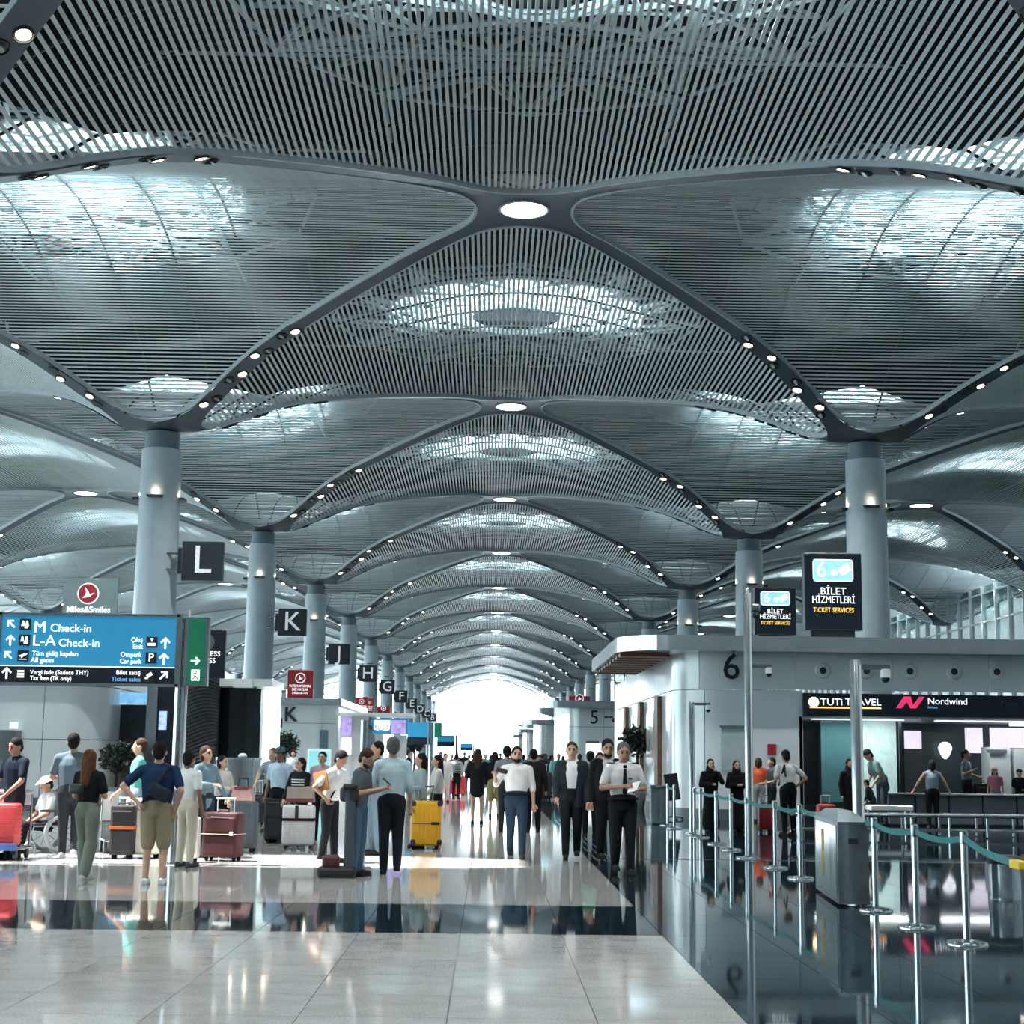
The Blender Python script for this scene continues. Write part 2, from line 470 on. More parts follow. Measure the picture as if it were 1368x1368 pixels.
# round crown lamps
ringm = MB().lathe([(.93, 0), (1.03, 0), (1.03, -.05), (.93, -.05), (.93, 0)], seg=32, cap=False).mesh('trim_ring', M_edge)
discm = MB().lathe([(.94, -.03), (.94, 0)], seg=32).mesh('diffuser', M_disc)
ordn = ['nearest', 'second', 'third', 'fourth', 'fifth', 'sixth', 'seventh', 'eighth', 'ninth', 'tenth', 'eleventh', 'twelfth', 'thirteenth']
for m in (-1, 0, 1):
    for k in range(-1, 13):
        if m and k < 1: continue
        vn = {-1: 'left side vault', 0: 'central vault', 1: 'right side vault'}[m]
        lb = f'round white crown lamp of the {vn}, {ordn[k-1]} from the camera' if k >= 1 else ('round white crown lamp directly overhead' if k == 0 else 'round white crown lamp behind the camera')
        d = thing('ceiling_light', lb, 'ceiling light', (XC+S*m, disc_y(k), H-.09), group='crown lamps of the vaults')
        link('trim_ring', ringm, d); link('diffuser', discm, d)

# ---- columns -----------------------------------------------------------------
ME_shaft = MB().lathe([(1.10, 0), (1.06, 8), (1.0, HC-EYE-.6+EYE-.4)], seg=32).mesh('shaft', M_column, True)
ME_neck = MB().lathe([(.86, 0), (.86, .95)], seg=28).mesh('collar', M_collar, True)
ME_base = MB().lathe([(1.2, 0), (1.2, .25), (1.13, .28)], seg=28).mesh('base_ring', M_steel, True)
upl = MB().prism([(-.42, 0), (.42, 0), (.34, -.12), (-.34, -.12)], -.14, .14).mesh('uplight', M_dark)
LET = 'LKJHGFEDCB'
M_up = mat('uplight_lens', (1, .85, .65), .4, emit=1.5, ecol=(1, .8, .58), sample=False)
ulens = MB().box((0, 0, .005), (.5, .12, .01)).mesh('lens', M_up)
def column(x, y, lb, near):
    c = thing('column', lb, 'column', (x, y, 0), group='vault columns')
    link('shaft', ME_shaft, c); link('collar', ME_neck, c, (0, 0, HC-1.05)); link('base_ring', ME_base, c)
    for a in (-90, 0, 90, 180):
        u = link('uplight', upl, c, (1.17*math.cos(R(a)), 1.17*math.sin(R(a)), 14.3), (0, 0, R(a+90)))
        link('lens', ulens, u)
        if near and a in (-90, 0, 180):
            pl = bpy.data.lights.new('uplight_lamp', 'POINT'); pl.energy = 9; pl.color = (1, .78, .55); pl.shadow_soft_size = .08
            link('lamp_light', pl, u, (0, 0, .22))
    return c
for i in range(0, 12):
    y = disc_y(1) + 18 + S*i
    if i < 10: ll = f'grey round column beside the hanging letter {LET[i]} sign'
    else: ll = f'distant grey column, {ordn[i]} in the row left of the aisle'
    column(XC-18, y, ll, i < 3)
    if i < 3: rl = ['thick grey column behind the ticket services signs', 'grey column right of the central aisle, second in the right row', 'grey column of the right row just above the ticket office canopy'][i]
    else: rl = f'distant grey column, {ordn[i]} in the row right of the aisle'
    column(XC+18, y, rl, i < 3)
    column(XC-54, y, f'slim column, {ordn[i]} in the outermost left row', False)
# ---- ends and side facades ---------------------------------------------------
M_tglass = mat('tinted_glass', (.10, .17, .18), .05, 0, .05, 2, trans=.22)
def facade(name, x, y0, y1, step, top, gm):
    wl = link(name, None, None, (x, 0, 0)); tag(wl, kind='structure')
    n = int((y1-y0)/step)
    post = MB().box((0, 0, top/2), (.5, .28, top)).mesh('mullion', M_frame)
    rail = MB().box((0, (y1-y0)/2, 0), (.25, y1-y0, .2)).mesh('rail', M_frame)
    pane = MB().box((.05, step/2, top/2), (.02, step-.2, top)).mesh('pane', gm)
    for i in range(n+1): link('mullion', post, wl, (0, y0+i*step, 0))
    for z in np.arange(1, top, 3.2): link('rail', rail, wl, (0, y0, float(z)))
    for i in range(n): link('pane', pane, wl, (0, y0+i*step, 0))
    return wl
facade('wall_right', XC+54, -48, 474, 4.5, 21, M_tglass)
facade('wall_left', XC-90, -48, 474, 6, 18, M_glass)

bw = MB().box((-18, -49, 12), (160, .4, 26)).build('wall_back', mat('back_wall_paint', (.42, .45, .47), .6)); tag(bw, kind='structure')
# ================================================================== buildings inside the hall
M_fascia = mat('fascia_steel', (.50, .56, .58), .2, .75, .05, 1.5)
M_wood = mat('brown_slat', (.16, .075, .045), .45, 0, .15, 5)
M_ink = mat('dark_ink', (.012, .018, .024), .4, 0, .03, 5)
M_navy = mat('navy_board', (.008, .014, .026), .3, 0, .05, 3)
M_tealg = mat('teal_glass', (.10, .25, .27), .08, 0, .06, 1.5)
M_litw = mat('lit_panel', (.85, .95, .93), .3, emit=.9, ecol=(.75, .95, .93))
M_lilac = mat('lilac_screen', (.75, .7, .82), .3, emit=.7, ecol=(.80, .74, .9), noise=.2, scale=2)
M_red = mat('red_board', (.38, .025, .03), .35, 0, .05, 3)
M_redled = mat('red_led', (.9, .1, .2), .3, emit=1.6, ecol=(.95, .12, .25), noise=.3, scale=14)
M_orange = mat('orange_lamp', (1, .5, .15), .3, emit=2.2, ecol=(1, .45, .12))
M_cream = mat('cream_lamp', (1, .85, .55), .3, emit=3, ecol=(1, .78, .42))
M_crim = mat('crimson', (.6, .03, .12), .3, emit=.6, ecol=(.8, .04, .16))
M_sblue = mat('sign_blue', (.03, .27, .50), .3, 0, .03, 2, emit=.22, ecol=(.04, .36, .66))
M_ltblue = mat('light_blue_text', (.2, .5, .85), .4, emit=.5, ecol=(.2, .5, .9))
M_green = mat('exit_green', (.01, .17, .085), .3, 0, .03, 2, emit=.06, ecol=(.01, .3, .14))
M_aqua = mat('aqua_board', (.18, .48, .52), .3, 0, .03, 3, emit=.35, ecol=(.25, .6, .65))
M_yell = mat('amber_text', (.9, .55, .1), .4, emit=.9, ecol=(.95, .6, .12))
M_grey = mat('grey_laminate', (.12, .14, .155), .35, 0, .06, 4)
M_purple = mat('violet_screen', (.35, .25, .6), .3, emit=.6, ecol=(.45, .35, .75), noise=.5, scale=5)
M_wlight = mat('white_screen', (.9, .92, .95), .3, emit=.8, ecol=(.9, .95, 1))
M_tealbelt = mat('teal_belt', (.02, .17, .18), .55, 0, .06, 12)
M_leaf = mat('leaf_dark', (.010, .024, .015), .5, 0, .25, 9)
M_soil = mat('planter', (.16, .17, .17), .5, 0, .08, 6)

def prismz(mb, poly, z0, z1):
    n = len(poly); vs = [(x, y, z0) for x, y in poly] + [(x, y, z1) for x, y in poly]
    return mb.add(vs, [list(range(n))[::-1], list(range(n, 2*n))] + [(i, (i+1) % n, n+(i+1) % n, n+i) for i in range(n)])
def arc(cx, cy, r, a0, a1, n=8): return [(cx+r*math.cos(R(a0+(a1-a0)*k/n)), cy+r*math.sin(R(a0+(a1-a0)*k/n))) for k in range(n+1)]
def wall_panels(path, z0, z1, plen, m, parent, name='panel', th=.06, gap=.02):
    pts = [Vector((p[0], p[1], 0)) for p in path]; cum = [0]
    for a, b in zip(pts, pts[1:]): cum.append(cum[-1] + (b-a).length)
    tot = cum[-1]; n = max(1, round(tot/plen))
    def P(s):
        s = min(max(s, 0), tot); i = min(np.searchsorted(cum, s, 'right')-1, len(pts)-2)
        t = (s-cum[i])/max(1e-9, cum[i+1]-cum[i]); d = (pts[i+1]-pts[i]).normalized()
        return pts[i].lerp(pts[i+1], t), Vector((d.y, -d.x, 0))
    for k in range(n):
        a, b = tot*k/n + gap/2, tot*(k+1)/n - gap/2
        ss = [a] + [c for c in cum if a+.02 < c < b-.02] + [b]; vs = []; fs = []
        for s_ in ss:
            p, nn = P(s_); q = p - nn*th
            vs += [(p.x, p.y, z0), (p.x, p.y, z1), (q.x, q.y, z1), (q.x, q.y, z0)]
        for i in range(len(ss)-1):
            for j in range(4): fs.append((i*4+j, i*4+4+j, i*4+4+(j+1) % 4, i*4+(j+1) % 4))
        e = (len(ss)-1)*4; fs += [(3, 2, 1, 0), (e, e+1, e+2, e+3)]
        MB().add(vs, fs).build(name, m, parent, True)

# ---- ticket office 6 ---------------------------------------------------------
o6 = thing('ticket_office', 'large white glossy ticket office marked with a black number 6', 'ticket office')
Y6 = 42.0; X0 = at(905, 1000, Y6).x; r6 = 1.4
XO = at(1072, 940, Y6).x; XE = 24.0
corner = [(X0, 63), (X0, Y6+r6)] + arc(X0+r6, Y6+r6, r6, 180, 270)[1:]
zj = at(980, 921, Y6).z; zt = at(980, 872, Y6).z
wall_panels(corner + [(XE, Y6)], zj+.012, zt, 2.6, M_white, o6)
wall_panels(corner + [(XO, Y6)], .28, zj-.012, 2.6, M_white, o6)
wall_panels(corner + [(XO, Y6)], 0, .27, 8, M_grey, o6, 'plinth')
prismz(MB(), [(x+.1, y+.1) for x, y in corner] + [(XO-.12, Y6+.1), (XO-.12, 63)], .05, zj).build('core_wall', M_grey, o6)
zf = at(900, 851, Y6).z
cx = at(825, 860, Y6).x
fas = [(cx, 52.5), (cx, Y6+.8)] + arc(cx+1.6, Y6+.8, 1.6, 180, 270)[1:] + [(XE, Y6-.8), (XE, 63), (X0+.4, 63), (X0+.4, 52.5)]
prismz(MB(), fas, zt, zf).build('fascia', M_fascia, o6)
sof = [(cx+.12, 52.4), (cx+.12, Y6+.8)] + arc(cx+1.6, Y6+.8, 1.48, 180, 270)[1:] + [(X0+1.5, Y6-.68), (X0+1.5, Y6-.05), (X0+.05, Y6-.05), (X0-.05, 52.4)]
for k in range(9):
    MB().box(((cx+X0)/2, Y6+.9+k*1.12, zt-.06), (X0-cx-.25, .62, .08)).build('soffit_slat', M_wood, o6)
text('6', 1.0, M_ink, o6, at(977, 892, Y6-.03), 'CENTER', 'office_number', bold=.006)
for px in (1099, 1157, 1215, 1274, 1331, 1389):
    p = at(px, 896+(px-1099)*.008, Y6)
    pr = MB().lathe([(.21, 0), (.19, .05), (.12, .06)], seg=20, M=Matrix.Translation(p) @ Matrix.Rotation(R(90), 4, 'X')).build('air_nozzle', M_white, o6, True)
    MB().lathe([(.105, 0), (.09, .075)], seg=16, M=Matrix.Translation(p) @ Matrix.Rotation(R(90), 4, 'X')).build('nozzle_core', M_ink, pr)
# frosted hatch + alarm plate
a, b = at(963, 972, Y6), at(999, 1030, Y6)
MB().box(((a.x+b.x)/2, Y6-.01, (a.z+b.z)/2), (b.x-a.x, .06, a.z-b.z)).build('frosted_window', mat('frosted', (.42, .52, .53), .3, 0, .06, 2), o6)
MB().box(((a.x+b.x)/2, Y6-.03, a.z+.03), (b.x-a.x+.06, .12, .06)).build('window_lintel', M_grey, o6)
p = at(1031, 1001, Y6); MB().rbox((p.x, Y6-.02, p.z), (.24, .06, .28), .02).build('alarm_plate', M_red, o6)
# sign band
a, b = at(1072, 926, Y6), at(1072, 956, Y6); zc_ = (a.z+b.z)/2
MB().box(((XO+XE)/2, Y6-.05, zc_), (XE-XO, .18, a.z-b.z)).build('sign_band', M_navy, o6)
yb = Y6-.16
p = at(1087, 938, yb); d_ = MB().lathe([(.135, 0), (.135, .03)], seg=20, M=Matrix.Translation(p) @ Matrix.Rotation(R(90), 4, 'X')).build('sun_badge', M_cream, o6)
text('TUTi', .26, M_txt, o6, at(1096, 938, yb), 'LEFT', 'shop_lettering', width=at(1125, 938, yb).x-at(1096, 938, yb).x)
text('TRAVEL', .26, M_txt, o6, at(1129, 938, yb), 'LEFT', 'shop_lettering', width=at(1177, 938, yb).x-at(1129, 938, yb).x)
p, q = at(1082, 945, yb), at(1177, 945, yb); MB().box(((p.x+q.x)/2, yb, p.z), (q.x-p.x, .02, .03)).build('shop_underline', M_orange, o6)
a, b = at(1197, 946, yb), at(1235, 931, yb); W_, H_ = b.x-a.x, b.z-a.z
for poly in ([(0, 0), (.28, 1), (.52, 1), (.2, 0)], [(.28, 1), (.52, 1), (.62, 0), (.5, 0)], [(.50, 0), (.70, 0), (1, 1), (.82, 1)]):
    MB().prism([(a.x+u*W_, a.z+v*H_) for u, v in poly], yb-.02, yb).build('wing_logo', M_crim, o6)
text('Nordwind', .25, M_txt, o6, at(1239, 937, yb), 'LEFT', 'shop_lettering', bold=0, width=at(1291, 937, yb).x-at(1239, 937, yb).x)
text('Airlines', .09, M_ltblue, o6, at(1239, 945, yb), 'LEFT', 'shop_lettering')
for w_, px in (('Peter', 1337), ('Tur', 1364)): text(w_, .22, mat('dim_blue_text', (.03, .06, .12), .4), o6, at(px, 940, yb), 'LEFT', 'shop_lettering')
# inside of the shop
zb = at(1072, 957, Y6).z
MB().box(((XO+XE)/2, 48.2, zb/2), (XE-XO, .1, zb)).build('back_wall', mat('shop_back', (.05, .09, .10), .4), o6)
MB().box((XO-.05, 45.1, zb/2), (.1, 6.2, zb)).build('side_wall', M_white, o6)
MB().box(((XO+XE)/2, 45.2, zb+.03), (XE-XO, 6.0, .06)).build('shop_ceiling', M_frame, o6)
def wpanel(x0, y0, x1, y1, Y, m, name, th=.06, par=None):
    a, b = at(x0, y0, Y), at(x1, y1, Y)
    return MB().box(((a.x+b.x)/2, Y, (a.z+b.z)/2), (b.x-a.x, th, a.z-b.z)).build(name, m, par or o6)
wpanel(1073, 975, 1094, 1075, 46, M_dark, 'shop_door')
wpanel(1096, 962, 1142, 1072, 45, M_tealg, 'glass_panel'); wpanel(1142, 962, 1199, 1072, 45, mat('pale_lit_glass', (.6, .8, .78), .15, emit=.2, ecol=(.6, .85, .83)), 'glass_panel')
wpanel(1097, 951, 1135, 959, 43.2, M_redled, 'led_strip'); wpanel(1140, 951, 1186, 959, 43.2, M_litw, 'led_strip')
wpanel(1200, 960, 1207, 1080, 44.4, M_dark, 'glazing_post')
wpanel(1208, 976, 1231, 1005, 47, M_lilac, 'advert_screen'); wpanel(1231, 978, 1289, 1074, 46.8, mat('slate_panel', (.045, .07, .08), .3), 'slate_panel')
wpanel(1289, 972, 1313, 1006, 47, M_lilac, 'advert_screen'); wpanel(1322, 972, 1420, 1000, 47, M_lilac, 'advert_screen')
wpanel(1348, 962, 1420, 971, 46, M_litw, 'light_strip'); wpanel(1210, 960, 1340, 964, 45.5, M_steel, 'cable_tray')
wpanel(1316, 998, 1346, 1080, 45, M_white, 'tall_cabinet', .8); wpanel(1348, 1000, 1420, 1080, 45, M_white, 'tall_cabinet', .8)
wpanel(1318, 1001, 1345, 1006, 44.55, M_grey, 'cabinet_grille', .03)
wpanel(1205, 1000, 1232, 1080, 46.5, mat('kiosk_dark', (.06, .07, .075), .3), 'cash_machine', .5)
p = at(1262, 1000, 46.5); bl = []
for k in range(24):
    t = 2*math.pi*k/24; rr = .20; x = rr*math.sin(t); z = rr*math.cos(t)
    if z < 0: x *= 1 + z*1.9; z *= 1.55
    bl.append((p.x+x, p.z+z))
lg = MB().prism(bl, 46.42, 46.5).build('drop_emblem', M_wlight, o6)
MB().lathe([(.09, 0), (.09, .02)], seg=18, M=Matrix.Translation((p.x, 46.42, p.z)) @ Matrix.Rotation(R(90), 4, 'X')).build('emblem_ring', M_lilac, lg)
for xx in (XO+2, XO+5.5, XO+9):
    sl6 = MB().box((xx, 44.2, zb-.02), (2.6, .25, .02)).build('shop_fill_lamp', M_wlight, o6)  # ceiling lamps added to brighten the dim shop interior
    al = bpy.data.lights.new('shop_fill_light', 'AREA'); al.shape = 'RECTANGLE'; al.size = 2.6; al.size_y = .25; al.energy = 28; al.color = (.95, 1, 1); link('lamp_light', al, sl6, (xx, 44.2, zb-.04))
# counters
ct = thing('service_counter', 'long dark grey counter below the shop with the drop emblem', 'counter')
for i, (x0, x1) in enumerate(((1182, 1218), (1219, 1262), (1263, 1307), (1308, 1352), (1353, 1400))):
    a, b = at(x0, 1066, 40), at(x1-1, 1066, 40)
    MB().rbox(((a.x+b.x)/2, 40, .40), (b.x-a.x, .7, .72), .02).build('front_panel', M_grey, ct)
a, b = at(1180, 1066, 40), at(1402, 1066, 40); MB().rbox(((a.x+b.x)/2, 39.95, .785), (b.x-a.x, .85, .05), .015).build('counter_top', mat('counter_steel', (.32, .36, .38), .25, .6), ct)
MB().box(((a.x+b.x)/2, 40, .02), (b.x-a.x-.1, .6, .04)).build('toe_kick', M_dark, ct)
bn = thing('luggage_bench', 'long low steel luggage bench in front of the dark counter', 'bench')
a, b = at(1052, 1090, 34), at(1420, 1090, 34); zt_ = .46
MB().rbox(((a.x+b.x)/2, 34, zt_), (b.x-a.x, .9, .07), .02).build('bench_top', M_steel, bn)
MB().box(((a.x+b.x)/2, 34, .14), (b.x-a.x-.1, .7, .04)).build('lower_shelf', M_grey, bn)
for k in range(8):
    x = a.x+.15+(b.x-a.x-.3)*k/7
    for dy in (-.38, .38): MB().tube([(x, 34+dy, .02), (x, 34+dy, zt_-.03)], .03, 8).build('leg', M_steel, bn)
b2 = thing('low_bin_table', 'pale low table with folded edge under the glass panels', 'table')
a, b = at(1160, 1080, 37), at(1216, 1080, 37)
MB().rbox(((a.x+b.x)/2, 37, .52), (b.x-a.x, .6, .12), .02).build('tabletop', M_frame, b2)
for sx in (a.x+.05, b.x-.05):
    for dy in (-.25, .25): MB().tube([(sx, 37+dy, 0), (sx, 37+dy, .47)], .025, 8).build('leg', M_steel, b2)

# ticket services boards on the roof of office 6
def board6(px0, py0, px1, py1, Y, lb, txt=True):
    a, b = at(px0, py0, Y), at(px1, py1, Y); w_, h_ = b.x-a.x, a.z-b.z
    t = thing('ticket_services_sign', lb, 'sign', ((a.x+b.x)/2, Y, b.z), group='ticket services boards')
    MB().rbox((0, 0, h_/2+.05), (w_, .35, h_-.1), .03).build('board', M_navy, t)
    MB().box((0, .05, (4.80-b.z)/2+.05), (w_*.76, .2, b.z-4.80+.1)).build('foot', M_dark, t)
    ic = MB().rbox((0, -.19, h_*.78), (w_*.68, .04, h_*.27), .12, 4).build('icon_plate', mat('icon_teal', (.25, .55, .6), .3, emit=.55, ecol=(.35, .75, .8)), t)
    for (x0, z0, x1, z1) in ((-.34, .645, .34, .655), (-.34, .905, .34, .915)): MB().rbox((0, -.2, h_*(z0+z1)/2), (w_*(x1-x0)*.92, .03, .03), .01).build('icon_border', M_txt, t)
    for s_ in (-1, 1): MB().rbox((s_*w_*.34, -.2, h_*.78), (.03, .03, h_*.22), .01).build('icon_border', M_txt, t)
    text('6', h_*.27, M_txt, t, (-w_*.20, -.22, h_*.78), 'CENTER', 'number')
    mb = MB().rbox((0, 0, 0), (w_*.2, .02, h_*.1), .02, 2, Matrix.Translation((w_*.2, -.22, h_*.79)) @ Matrix.Rotation(R(-35), 4, 'Y'))
    mb.lathe([(w_*.055, 0), (w_*.055, .02)], seg=14, M=Matrix.Translation((w_*.02, -.215, h_*.75)) @ Matrix.Rotation(R(90), 4, 'X')); mb.build('ticket_symbol', M_txt, t)
    text('BİLET', h_*.125, M_txt, t, (0, -.19, h_*.52), 'CENTER', bold=0); text('HİZMETLERİ', h_*.125, M_txt, t, (0, -.19, h_*.415), 'CENTER', bold=0, width=w_*.73)
    text('TICKET SERVICES', h_*.085, M_yell, t, (0, -.19, h_*.29), 'CENTER', bold=0, width=w_*.70)
    return t
board6(1072, 739, 1151, 848, 43.6, 'larger dark ticket services board with a teal 6 icon on the office roof')
board6(1006, 785, 1063, 853, 50, 'smaller dark ticket services board left of the larger one')
board6(836, 893, 857, 937, 97, 'distant dark ticket services board beyond the office canopy, right of a pair')
board6(820, 897, 835, 937, 98.5, 'distant dark ticket services board beyond the office canopy, left of a pair')

# ---- the further ticket offices -----------------------------------------------
def far_office(num, Y, xw, lb, wid=10, ln=22):
    t = thing('ticket_office', lb, 'ticket office', (0, 0, 0), group='further ticket offices')
    path = [(xw, Y+ln), (xw, Y+.8)] + arc(xw+.8, Y+.8, .8, 180, 270)[1:] + [(xw+wid, Y)]
    wall_panels(path, 3.42, 4.5, 4, M_white, t); wall_panels(path, .2, 3.39, 4, M_white, t); wall_panels(path, 0, .19, 40, M_grey, t, 'plinth')
    prismz(MB(), [(x+.1, y+.1) for x, y in path] + [(xw+wid, Y+ln)], .05, 4.49).build('core_wall', M_grey, t)
    prismz(MB(), [(xw-1.9, Y+10), (xw-1.9, Y+.6)] + arc(xw-.5, Y+.6, 1.4, 180, 270)[1:] + [(xw+wid, Y-.8), (xw+wid, Y+ln), (xw, Y+ln)], 4.5, 4.95).build('fascia', M_fascia, t)
    text(num, 1.15, M_ink, t, (xw+1.5, Y-.05, 3.95), 'CENTER', 'office_number', bold=.006)
    if num == '5':
        q = at(820, 962, Y); MB().lathe([(.14, 0), (.1, .05)], seg=14, M=Matrix.Translation((q.x, Y, q.z)) @ Matrix.Rotation(R(90), 4, 'X')).build('air_nozzle', M_ink, t)
        for px in (810, 816): q = at(px, 958, Y); MB().rbox((q.x, Y-.02, q.z), (.25, .05, .1), .02).build('vent', M_ink, t)
        wpanel(783, 990, 800, 992, Y-.05, M_ink, 'letter_slot', .1, t)
        wpanel(783, 993, 806, 1013, Y-.03, M_wlight, 'counter_window', .05, t)
    return t
far_office('5', 95, 4.9, 'white ticket office marked 5 behind the two men in dark jackets')
far_office('4', 146, 4.8, 'smaller white ticket office marked 4 beyond office 5')
far_office('3', 197, 4.8, 'tiny far white ticket office just beyond office 4')
far_office('2', 250, 4.8, 'farthest white ticket office near the bright end of the hall')
# side posts on the aisle face of office 6
for y in (46.2, 51.5, 57):
    MB().box((X0-.05, y, 1.9), (.16, .9, 3.0)).build('aisle_post', M_wood, o6)
    MB().box((X0-.03, y+2.3, 2.2), (.08, 2.2, 1.6)).build('poster_window', mat('poster_pale', (.55, .52, .52), .15, 0, .25, 1.2), o6)

# ================================================================== left side kiosks
k1 = thing('checkin_kiosk', 'white curved kiosk wall behind the man with the trolley', 'kiosk')
YK = 44.0; xa, xb = at(-60, 1000, YK).x, at(134, 1000, YK).x
path = [(xa, YK)] + arc(xb-1.0, YK+1.0, 1.0, 270, 360) + [(xb, YK+6)]
for z0, z1 in ((3.42, 4.5), (1.92, 3.39), (.3, 1.9)): wall_panels(path, z0, z1, 2.2, M_white, k1)
wall_panels(path, 0, .28, 30, M_grey, k1, 'plinth')
prismz(MB(), [(xa, YK+.1)] + [(x-.1, y+.1) for x, y in arc(xb-1.0, YK+1.0, 1.0, 270, 360)] + [(xb-.1, YK+6), (xa, YK+6)], .05, 4.49).build('core_wall', M_grey, k1)
prismz(MB(), [(xa, YK-.8), (xb+.6, YK-.8), (xb+.6, YK+6), (xa, YK+6)], 4.5, 4.95).build('fascia', M_fascia, k1)
wpanel(-20, 975, 21, 1100, YK-.05, M_grey, 'service_door', .06, k1); wpanel(14, 965, 23, 973, YK-.2, M_litw, 'door_sign', .1, k1)
wpanel(136, 925, 199, 940, 46, mat('blue_header', (.12, .35, .6), .3, emit=.7, ecol=(.2, .5, .85), noise=.5, scale=3), 'header_screen', .1, k1)
wpanel(136, 941, 199, 1022, 46.2, mat('black_display', (.012, .018, .024), .12, 0, .2, 1), 'display_wall', .1, k1)
wpanel(136, 1022, 199, 1105, 46.0, mat('brown_display', (.10, .07, .05), .4, 0, .3, 2), 'display_base', .2, k1)
wpanel(198, 915, 203, 1105, 45.6, M_steel, 'glazing_post', .15, k1)
wpanel(203, 915, 229, 1105, 45.8, M_navy, 'dark_panel', .2, k1)
wpanel(213, 950, 222, 975, 45.65, mat('blue_note', (.4, .6, .9), .3, emit=.6, ecol=(.4, .6, 1), noise=.6, scale=6), 'small_screen', .04, k1)
# ribbed black drum
rb_ = thing('ribbed_wall', 'black curved wall with wavy horizontal ribs behind the exit sign', 'wall')
c = at(263, 1000, 45.4); rr_ = .60; zt_ = at(262, 905, 45).z
MB().lathe([(rr_, 0), (rr_, zt_)], (0, 0, 0), 32).build('drum', M_black, rb_, True)
rb_.location = (c.x, 45.4, 0)
M_ribk = mat('rib_blue_black', (.035, .05, .06), .3, 0, .05, 4)
for k in range(34):
    z0 = .2 + k*(zt_-.35)/34
    pts = [((rr_+.015)*math.cos(R(t)), (rr_+.015)*math.sin(R(t)), z0 + .10*math.sin(R(t*2.2+k*6)) + .1*(t-180)/90) for t in range(190, 352, 9)]
    MB().tube([(x, y, min(max(z, .05), zt_-.02)) for x, y, z in pts], .022, 5).build('wavy_rib', M_ribk, rb_)
bo = thing('glass_booth', 'tall black glass booth with a white slab roof', 'booth')
wpanel(291, 920, 341, 1095, 47, mat('black_gloss', (.008, .012, .018), .06, 0, .1, 1), 'dark_glass', 1.6, bo)
wpanel(330, 920, 343, 1095, 46.1, mat('black_gloss2', (.014, .022, .03), .08), 'side_glass', .1, bo)
wpanel(288, 909, 372, 920, 46.6, M_white, 'roof_slab', 2.6, bo); wpanel(313, 908, 338, 919, 45.2, M_frame, 'roof_box', .4, bo)
wpanel(343, 920, 372, 1030, 49, M_litw, 'lit_panel', .1, bo)
sc_ = thing('steel_counter', 'curved steel counter in front of the black glass booth', 'counter')
p = gnd(317, 1085); p = at(317, 1012, 42); 
MB().lathe([(.62, 0), (.62, p.z-.06)], (p.x, 42, 0), 28).build('drum', M_steel, sc_, True)
MB().lathe([(.66, p.z-.06), (.66, p.z)], (p.x, 42, 0), 28).build('counter_top', M_chrome, sc_, True)
MB().ell((p.x+.2, 41.6, p.z+.04), (.12, .12, .08)).build('bell', M_frame, sc_, True)

# K kiosk and its neighbours
kk = thing('checkin_kiosk', 'pale kiosk wall marked with a black letter K', 'kiosk')
YK2 = 95; xa, xb = at(340, 1000, YK2).x, at(448, 1000, YK2).x
path = [(xa, YK2)] + arc(xb-1.4, YK2+1.4, 1.4, 270, 360) + [(xb, YK2+20)]
for z0, z1 in ((3.42, 4.5), (.3, 3.39)): wall_panels(path, z0, z1, 4, M_white, kk)
prismz(MB(), [(xa, YK2+.1)] + [(x-.1, y+.1) for x, y in arc(xb-1.4, YK2+1.4, 1.4, 270, 360)] + [(xb-.1, YK2+20), (xa, YK2+20)], .05, 4.49).build('core_wall', M_grey, kk)
prismz(MB(), [(xa, YK2-.3), (xb+.3, YK2-.3), (xb+.3, YK2+20), (xa, YK2+20)], 4.5, 4.9).build('fascia', M_fascia, kk)
text('K', 1.2, M_ink, kk, at(388, 955, YK2-.06), 'CENTER', 'kiosk_letter', bold=.025)
wpanel(428, 975, 438, 1000, YK2-.1, mat('grey_screen', (.12, .18, .22), .2), 'wall_screen', .1, kk)
sm = thing('info_sign', 'small navy blade sign with a round icon left of the K', 'sign')
a, b = at(350, 959, 88), at(377, 972, 88)
MB().rbox(((a.x+b.x)/2, 88, (a.z+b.z)/2), (b.x-a.x, .15, a.z-b.z), .02).build('board', M_navy, sm)
MB().lathe([(.19, 0), (.19, .04)], seg=18, M=Matrix.Translation((b.x-.32, 87.92, (a.z+b.z)/2)) @ Matrix.Rotation(R(90), 4, 'X')).build('round_icon', M_txt, sm)
MB().box((a.x+.1, 88.1, b.z/2), (.08, .08, b.z)).build('post', M_steel, sm)
wk = thing('advert_kiosk', 'white promotional kiosk with violet screens and a blue advert', 'kiosk')
YW = 56
wpanel(454, 953, 553, 958, YW, M_frame, 'roof', 3.0, wk); wpanel(455, 957, 470, 1085, YW-1, M_frame, 'side_frame', .2, wk)
wpanel(457, 958, 469, 982, YW-1.15, M_purple, 'violet_screen', .05, wk); wpanel(457, 985, 469, 1008, YW-1.15, M_lilac, 'violet_screen', .05, wk)
wpanel(471, 957, 489, 1088, YW-.9, M_frame, 'white_pillar', .4, wk); wpanel(489, 958, 498, 1088, YW-.6, M_steel, 'steel_pillar', .3, wk)
wpanel(498, 959, 545, 981, YW-1, M_sblue, 'advert_board', .15, wk); wpanel(500, 962, 521, 976, YW-1.1, M_wlight, 'advert_picture', .03, wk)
wpanel(523, 962, 542, 980, YW-1.12, M_purple, 'advert_figure', .03, wk)
p = at(507, 970, YW-1.14); text('ميسر', .3, M_ink, wk, p, 'CENTER', 'advert_lettering')
wpanel(535, 982, 541, 1088, YW-.8, M_frame, 'white_pillar', .2, wk); wpanel(500, 1030, 534, 1090, YW-.4, M_grey, 'counter', .6, wk)
